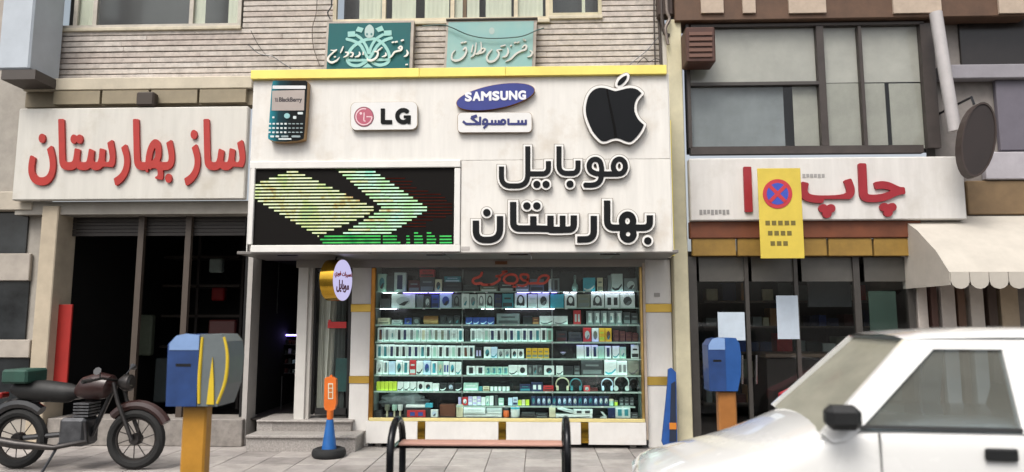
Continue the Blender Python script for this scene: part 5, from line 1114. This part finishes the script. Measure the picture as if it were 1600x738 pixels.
# ================================================================== charity boxes
def charity(u, vt, vb, uw, Y, lab, post_c, pu0, pu1, hands=True):
    c = P(u, vb, Y); r = root('charity_box', (c.x, Y, 0), lab, 'charity box', 'charity boxes on posts')
    wd = uw / F * (D0 + Y); zt_, zb_ = PZ(u, vt, Y), PZ(u, vb, Y); h = zt_ - zb_; x0 = c.x - wd / 2; x1 = c.x + wd / 2; xm = x0 + wd * .52
    prof_ = [(x0 + wd * .02, zb_), (xm, zb_), (xm, zt_ - h * .02), (x0 + wd * .3, zt_), (x0 + wd * .12, zt_ - h * .03), (x0, zt_ - h * .14)]
    obj('body', MB().prism(prof_, Y - wd * .3, Y + wd * .4), M('203f74', .45, 0, .15, 5., coat=.2, name='blue_enamel'), r)
    obj('top_cap', MB().prism([(x0 + wd * .03, zt_ - h * .13), (x0 + wd * .14, zt_ - h * .02), (x0 + wd * .3, zt_ + .006), (xm, zt_ - h * .012), (xm, zt_ - h * .22), (x0 + wd * .03, zt_ - h * .22)], Y - wd * .31, Y - wd * .301), M('7f9cc8', .4), r)
    # right half: pale heart shaped drum with two yellow hands
    pf = [(xm + .001, zb_), (x1 - wd * .14, zb_), (x1 - wd * .03, zb_ + h * .3), (x1, zb_ + h * .68), (x1 - wd * .04, zt_ - h * .1), (x1 - wd * .14, zt_), (xm + .001, zt_)]
    obj('coin_drum', MB().prism(pf, Y - wd * .28, Y + wd * .36), M('666e70' if hands else '23508f', .4, 0, .08, 5.), r)
    yy = Y - wd * .285; YEL = M('d3b52c', .45, 0, .06, 6.)
    for s in (0, 1) if hands else ():
        px_ = [(x1 - wd * (.44 - .30 * s), zb_ + h * .04), (x1 - wd * (.455 - .43 * s), zb_ + h * .35), (x1 - wd * (.45 - .44 * s), zb_ + h * .7), (x1 - wd * (.44 - .36 * s), zb_ + h * .96)]
        obj('hand', MB().tube([(a, yy, b) for a, b in [tuple(q) for q in catmull(px_, n=4)]], [wd * .03 * (1 - .5 * abs(k / 12 - .4)) for k in range(13)], 8), YEL, r)
    if hands: obj('flame', MB().prism([(x1 - wd * .31, zb_ + h * .03), (x1 - wd * .19, zb_ + h * .03), (x1 - wd * .21, zb_ + h * .35), (x1 - wd * .25, zb_ + h * .68), (x1 - wd * .285, zb_ + h * .35)], yy - .01, yy), YEL, r)
    B('coin_slot', x0 + wd * .15, x0 + wd * .4, Y - wd * .305, Y - wd * .3005, zb_ + h * .55, zb_ + h * .59, BLACKM, r)
    B('post', PX(pu0, vb, Y), PX(pu1, vb, Y), Y - .06, Y + .06, 0, zb_ - .002, M(post_c, .45, 0, .1, 5.), r, bev=.015)
    B('base_plate', PX(pu0, vb, Y) - .05, PX(pu1, vb, Y) + .05, Y - .12, Y + .12, 0, .014, M('6b5a2a', .5), r)
charity(318, 522, 632, 94, -2.62, 'blue and yellow charity box on a yellow post in the left foreground', 'b3802a', 291, 328)
charity(1130, 528, 610, 50, -1.1, 'small blue charity box on an orange post before the print shop', '9a6430', 1120, 1148, False)

# ================================================================== motorcycle
ym = -1.35; sm_ = (D0 + ym) / F
mc = root('motorcycle', (PX(115, 700, ym), ym, 0), 'dark motorcycle parked on the pavement at the left', 'motorcycle')
RUB = M('141414', .8, 0, .15, 20., .1); CHR = M('4a4746', .35, .8, .2, 6.); MBK = M('17181b', .3, 0, .1, 6., coat=.4); MRED = M('2e1715', .4, 0, .1, 6., coat=.2)
xf, xk = PX(212, 700, ym), PX(28, 700, ym); rw = .3
def wheel(x):
    w_ = root('wheel', (x, ym, rw)); w_.parent = mc; w_.location -= ORG[mc.name]
    obj('tyre', MB().tube([(x + (rw - .045) * math.cos(t), ym, rw + (rw - .045) * math.sin(t)) for t in np.linspace(0, 2 * math.pi, 29)[:-1]], .045, 8, True), RUB, w_)
    obj('rim', MB().tube([(x + (rw - .095) * math.cos(t), ym, rw + (rw - .095) * math.sin(t)) for t in np.linspace(0, 2 * math.pi, 25)[:-1]], .014, 6, True), CHR, w_)
    obj('hub', MB().lathe([(.05, -.05), (.06, -.03), (.06, .03), (.05, .05)], (x, ym, rw), 14, 'y'), CHR, w_)
    for k in range(10):
        t = math.pi * 2 * k / 10; obj('spoke', MB().tube([(x + .05 * math.cos(t), ym, rw + .05 * math.sin(t)), (x + (rw - .1) * math.cos(t + .25), ym, rw + (rw - .1) * math.sin(t + .25))], .005, 5), CHR, w_)
wheel(xf); wheel(xk)
wb = xf - xk; fx = lambda a: xk + wb * a
for s in (-1, 1): obj('fork', MB().tube([(xf, ym + s * .08, rw), (fx(.86), ym + s * .08, .68), (fx(.81), ym + s * .07, .87)], .02, 8), CHR, mc)
obj('mudguard', MB().tube([(xf + .34 * math.cos(t), ym, rw + .34 * math.sin(t)) for t in np.linspace(.5, 2.4, 10)], .05, 8), MRED, mc)
obj('mudguard', MB().tube([(xk + .35 * math.cos(t), ym, rw + .35 * math.sin(t)) for t in np.linspace(.9, 2.9, 10)], .055, 8), MBK, mc)
obj('frame', MB().tube([(xk, ym, rw), (fx(.35), ym, .34), (fx(.62), ym, .34), (fx(.8), ym, .85), (fx(.5), ym, .72), (fx(.1), ym, .68)], .028, 8), MBK, mc)
obj('tank', MB().tube([(fx(.48), ym, .76), (fx(.55), ym, .80), (fx(.66), ym, .83), (fx(.75), ym, .82), (fx(.79), ym, .80)], [.06, .12, .14, .12, .05], 14), MRED, mc)
obj('seat', MB().tube([(fx(-.08), ym, .80), (fx(0), ym, .79), (fx(.2), ym, .775), (fx(.4), ym, .755), (fx(.5), ym, .765)], [.05, .1, .11, .10, .05], 12), M('121212', .6, 0, .1, 12., .1), mc)
obj('engine', MB().box(fx(.40), fx(.62), ym - .13, ym + .13, .24, .52, .03), M('56575a', .4, .6, .2, 9.), mc)
for k in range(5): obj('cylinder_fin', MB().box(fx(.50), fx(.63), ym - .1, ym + .1, .53 + k * .03, .545 + k * .03), M('6e6f72', .4, .6, .2, 9.), mc)
obj('exhaust', MB().tube([(fx(.62), ym - .12, .48), (fx(.66), ym - .15, .3), (fx(.4), ym - .17, .24), (fx(.1), ym - .18, .27), (fx(-.15), ym - .18, .32)], [.022, .024, .026, .045, .045], 10), CHR, mc)
obj('handlebar', MB().tube([(fx(.72), ym - .34, .9), (fx(.78), ym - .2, .92), (fx(.82), ym, .88), (fx(.78), ym + .2, .92), (fx(.72), ym + .34, .9)], .014, 8), CHR, mc)
for s in (-1, 1): obj('grip', MB().tube([(fx(.70), ym + s * .36, .897), (fx(.735), ym + s * .28, .907)], .02, 8), RUB, mc)
obj('headlight', MB().lathe([(.05, -.08), (.085, -.02), (.085, .03), (.06, .05)], (fx(.9), ym, .86), 18, 'x'), CHR, mc)
for s in (-1, 1): obj('mirror', MB().tube([(fx(.77), ym + s * .22, .92), (fx(.79), ym + s * .26, .98), (fx(.79), ym + s * .31, 1.0)], [.006, .006, .04], 8), MBK, mc)
obj('tail_light', MB().box(fx(-.19), fx(-.14), ym - .06, ym + .06, .70, .76, .012), M('7d1512', .3), mc)
obj('green_crate', MB().box(fx(-.1), fx(.12), ym - .16, ym + .16, .86, 1.0, .02), M('24483d', .7, 0, .15, 8.), mc)
obj('side_stand', MB().tube([(fx(.42), ym - .12, .28), (fx(.38), ym - .3, 0)], .014, 6), MBK, mc)

# ================================================================== white car passing in the right foreground
Yc = -4.32; ZR = -.13; WD = 1.47; Yfar = Yc + WD
PAINT = M('dcdcda', .25, 0, .02, 2., coat=1., name='white_car_paint'); CGL = sky_haze_glass((.7, .76, .8), .16, 'car_glass'); WGL = sky_haze_glass((.8, .84, .82), .55, 'sky_haze_windscreen'); TRIMB = M('151617', .5, 0, .1, 9., name='black_plastic')
cx0 = PX(994, 715, Yfar - .25) - .17; ux = lambda u, v=668: PX(u, v, Yc)
car = root('white_car', (cx0 + 2.1, (Yc + Yfar) / 2, ZR), 'white saloon car with black mirror in the right foreground', 'car')
def zc_(v): return PZ(1200, v, Yc)
# stations: x, shoulder z, lowest z, inset at the sides
hd = lambda u, v: (PX(u, v, Yfar - .3), PZ(u, v, Yfar - .3) - .035)
ST = [(cx0, hd(994, 734)[1], .42 + ZR, .16), (cx0 + .02, hd(996, 718)[1], .36 + ZR, .10), (hd(1014, 703)[0] - .16, hd(1014, 706)[1], .30 + ZR, .05), (*hd(1050, 689), .27 + ZR, .025), (*hd(1100, 675), .25 + ZR, .01), (*hd(1150, 656), .25 + ZR, 0), (ux(1290), zc_(684), .25 + ZR, .0), (ux(1330), zc_(674), .25 + ZR, 0), (ux(1365), zc_(668), .25 + ZR, 0), (cx0 + 2.3, zc_(667), .25 + ZR, 0), (cx0 + 3.0, zc_(664), .25 + ZR, .01), (cx0 + 3.6, zc_(662), .28 + ZR, .03), (cx0 + 3.9, zc_(668), .33 + ZR, .07), (cx0 + 3.97, zc_(690), .42 + ZR, .12)]
rows_ = []
for i, (x, zs, zl_, ins) in enumerate(ST):
    a, b = Yc + ins, Yfar - ins; up_ = .05 if 1 < i < 7 else .02; h = zs - zl_
    prof = [(a + .06, zl_), (a + .01, zl_ + h * .2), (a - .0, zl_ + h * .55), (a + .006, zl_ + h * .72), (a + .012, zs - .055), (a + .03, zs - .018), (a + .075, zs), (a + .25, zs + up_ * .6), ((a + b) / 2, zs + up_)]
    rows_.append([(x, y, z) for y, z in prof] + [(x, a + b - y, z) for y, z in prof[-2::-1]])
m_ = MB(); n_ = len(rows_[0]); m_.add([p for r in rows_ for p in r], [(i * n_ + k, (i + 1) * n_ + k, (i + 1) * n_ + k + 1, i * n_ + k + 1) for i in range(len(ST) - 1) for k in range(n_ - 1)] + [tuple(range(n_)), tuple(range(len(ST) * n_ - 1, (len(ST) - 1) * n_ - 1, -1))])
m_.smooth = True
bod = obj('body', m_, PAINT, car)
md = bod.modifiers.new('smooth', 'SUBSURF'); md.levels = md.render_levels = 1
ziy = lambda z: Yc + .02 + (z - zc_(667)) / (zc_(528) - zc_(667)) * .17          # side glass leans inward
yin = lambda z: Yc + Yfar - ziy(z)
zb_ = zc_(668); zt_ = PZ(1450, 531, Yc + .18); zw = PZ(1450, 545, Yc + .17)
Xp = lambda u, v, t=0: PX(u, v, Yc + .02 + t)
xA0, xA1, xT0, xT1 = Xp(1294, 666), Xp(1340, 666), Xp(1402, 533, .17), Xp(1442, 547, .17)
zh = zc_(684) + .02; xh = xA0 - (xT0 - xA0) / (zt_ - zb_) * (zb_ - zh); xR = cx0 + 2.95; xR0 = cx0 + 3.45
for side, name in ((0, 'near'), (1, 'far')):
    Y_ = (lambda z: ziy(z)) if side == 0 else (lambda z: yin(z))
    t_ = .05 if side == 0 else -.05
    def poly(nm, pts, mat, off=0., th=t_):
        s_ = 1 if th > 0 else -1
        vs = [(x, Y_(z) + s_ * off, z) for x, z in pts] + [(x, Y_(z) + s_ * off + th, z) for x, z in pts]; n = len(pts); m = MB()
        m.add(vs, [tuple(range(n)), tuple(range(2 * n - 1, n - 1, -1))] + [(k, k + n, (k + 1) % n + n, (k + 1) % n) for k in range(n)]); return obj(nm, m, mat, car)
    zz_ = zb_ - .02
    poly('windscreen_pillar', [(xh, zh), (xh + .06, zh - .05), (xA1 - .06, zz_ - .05), (xA1, zz_), (xT1, zw), (xT0, zt_)], PAINT)
    xB0, xB1 = Xp(1574, 600), Xp(1610, 600)
    poly('roof_rail', [(xT0 + .005, zt_ + .002), (xT1 + .002, zw), (xR - .1, zw), (xR, zt_ + .002)], PAINT, .002)
    poly('centre_pillar', [(xB0, zz_), (xB1, zz_), (xB1, zw - .001), (xB0, zw - .001)], PAINT, .004)
    poly('rear_pillar', [(xR - .15, zz_), (xR0 - .05, zz_), (xR, zt_), (xR - .1, zw)], PAINT)
    poly('door_glass', [(xA1 + .004, zz_), (xB0 - .003, zz_), (xB0 - .003, zw - .002), (xT1 + .006, zw - .002)], CGL, .02, .006 * (1 if side == 0 else -1))
    poly('window_seal', [(xA1 - .02, zb_ - .006), (xB0, zb_ - .006), (xB0, zb_ + .012), (xA1 - .01, zb_ + .012)], TRIMB, -.004, .02 * (1 if side == 0 else -1))
    poly('door_glass', [(xB1 + .003, zz_), (xR - .155, zz_), (xR - .105, zw - .002), (xB1 + .003, zw - .002)], CGL, .02, .006 * (1 if side == 0 else -1))
# roof, windscreen, rear window
m_ = MB(); xs_ = [xT0, xT0 + .12, xT0 + .5, xT0 + 1.0, xR - .15, xR]; dz = [0, .022, .045, .05, .03, 0]; vs_ = []
for x, d in zip(xs_, dz):
    for k, (fy, fz) in enumerate(((0, 0), (.04, .012), (.15, .035), (.5, .05), (.85, .035), (.96, .012), (1, 0))):
        ya, yb_ = ziy(zt_), yin(zt_); vs_.append((x, ya + (yb_ - ya) * fy, zt_ + fz * .6 + d * (1 if 0 < k < 6 else .35)))
m_.add(vs_, [(i * 7 + k, (i + 1) * 7 + k, (i + 1) * 7 + k + 1, i * 7 + k + 1) for i in range(5) for k in range(6)]); m_.smooth = True
obj('roof', m_, PAINT, car)
def quad(nm, pts, mat, th=.005):
    m = MB(); n_ = (Vector(pts[1]) - Vector(pts[0])).cross(Vector(pts[3]) - Vector(pts[0])).normalized() * th
    m.add([tuple(p) for p in pts] + [tuple(Vector(p) + n_) for p in pts], [(0, 1, 2, 3), (7, 6, 5, 4), (0, 4, 5, 1), (1, 5, 6, 2), (2, 6, 7, 3), (3, 7, 4, 0)]); return obj(nm, m, mat, car)
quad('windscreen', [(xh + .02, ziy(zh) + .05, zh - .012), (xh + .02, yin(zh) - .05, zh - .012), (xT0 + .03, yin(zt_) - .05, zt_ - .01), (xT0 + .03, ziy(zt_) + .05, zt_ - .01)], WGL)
quad('rear_window', [(xR0 - .06, ziy(zb_) + .05, zb_ - .01), (xR0 - .06, yin(zb_) - .05, zb_ - .01), (xR - .03, yin(zt_) - .05, zt_ - .01), (xR - .03, ziy(zt_) + .05, zt_ - .01)], CGL)
# mirror, handles, seams, lamps, wheels, interior
c = P(1322, 652, Yc - .1)
mr = obj('mirror', MB().box(c.x - .1, c.x + .09, Yc - .17, Yc - .04, c.z - .07, c.z + .065, .035), TRIMB, car); obj('mirror_arm', MB().box(c.x + .0, c.x + .11, Yc - .045, Yc + .03, c.z - .06, c.z - .0, .01), TRIMB, mr)
c = P(1549, 706, Yc); obj('door_handle', MB().box(c.x - .085, c.x + .085, Yc - .022, Yc - .001, c.z - .035, c.z + .035, .014), TRIMB, car)
c2_ = cx0 + 2.6; obj('door_handle', MB().box(c2_ - .085, c2_ + .085, Yc - .022, Yc - .001, c.z - .035, c.z + .035, .014), TRIMB, car)
obj('side_moulding', MB().box(ux(1330), cx0 + 3.2, Yc - .018, Yc - .001, .42 + ZR, .5 + ZR, .006), TRIMB, car)
for s, y in ((-1, Yc + .28), (1, Yfar - .28)): obj('headlight', MB().box(cx0 + .0, cx0 + .05, y - .1, y + .1, .46 + ZR, .56 + ZR, .02), M('c9ced2', .1, .2, .05, 8., coat=1.), car)
obj('front_bumper', MB().box(cx0 - .04, cx0 + .12, Yc + .2, Yfar - .2, .28 + ZR, .4 + ZR, .04), TRIMB, car); obj('rear_bumper', MB().box(cx0 + 3.9, cx0 + 4.04, Yc + .1, Yfar - .1, .32 + ZR, .54 + ZR, .04), TRIMB, car)
for x in (cx0 + .78, cx0 + 3.1):
    for y, s in ((Yc + .09, -1), (Yfar - .09, 1)):
        w_ = root('wheel', (x, y, .29 + ZR)); w_.parent = car; w_.location -= ORG[car.name]
        obj('tyre', MB().lathe([(.17, -.085), (.27, -.09), (.29, -.06), (.29, .06), (.27, .09), (.17, .085)], (x, y, .29 + ZR), 28, 'y'), RUB, w_); obj('rim', MB().lathe([(.03, -.1), (.1, -.095), (.165, -.1), (.172, -.08), (.172, .08), (.165, .1), (.1, .095), (.03, .1)], (x, y, .29 + ZR), 24, 'y'), CHR, w_)
SEAT = M('33363a', .8, 0, .12, 9., .1)
for y in (Yc + .42, Yfar - .42):
    xs1 = Xp(1500, 640); s_ = obj('front_seat', MB().box(xs1 + .1, xs1 + .6, y - .24, y + .24, .5 + ZR, .66 + ZR, .05), SEAT, car)
    m_ = MB(); m_.prism([(xs1 + .52, .6 + ZR), (xs1 + .66, .6 + ZR), (xs1 + .84, 1.16 + ZR), (xs1 + .72, 1.18 + ZR)], y - .23, y + .23); obj('seat_back', m_, SEAT, s_)
    obj('headrest', MB().box(xs1 + .74, xs1 + .86, y - .13, y + .13, 1.19 + ZR, 1.34 + ZR, .04), SEAT, s_)
obj('rear_seat', MB().box(cx0 + 2.75, cx0 + 3.1, Yc + .2, Yfar - .2, .5 + ZR, 1.15 + ZR, .06), SEAT, car)
obj('dashboard', MB().box(xA0 + .12, xA1 + .2, Yc + .1, Yfar - .1, .7 + ZR, zb_ - .02, .05), TRIMB, car)
sw = (xA1 + .33, Yfar - .42, zb_ + .02)
obj('steering_wheel', MB().tube([(sw[0] + .06 * math.sin(t), sw[1] + .18 * math.cos(t), sw[2] + .17 * math.sin(t)) for t in np.linspace(0, 2 * math.pi, 25)[:-1]], .014, 6, True), TRIMB, car)
obj('interior_floor', MB().box(xA0 + .1, cx0 + 3.15, Yc + .1, Yfar - .1, .3 + ZR, .34 + ZR), M('1b1b1c', .9), car)
for x in (Xp(1372, 700), Xp(1590, 700), cx0 + 2.95): obj('door_seam', MB().box(x - .004, x + .004, Yc - .003, Yc + .02, .4 + ZR, zb_ - .03), M('6f6f6f', .6), car)
al = R(-7); pv = Vector((xA1, Yc, 0)); d_ = Vector(car.location) - pv
car.rotation_euler.z = al
car.location = pv + Vector((d_.x * math.cos(al) - d_.y * math.sin(al), d_.x * math.sin(al) + d_.y * math.cos(al), d_.z))
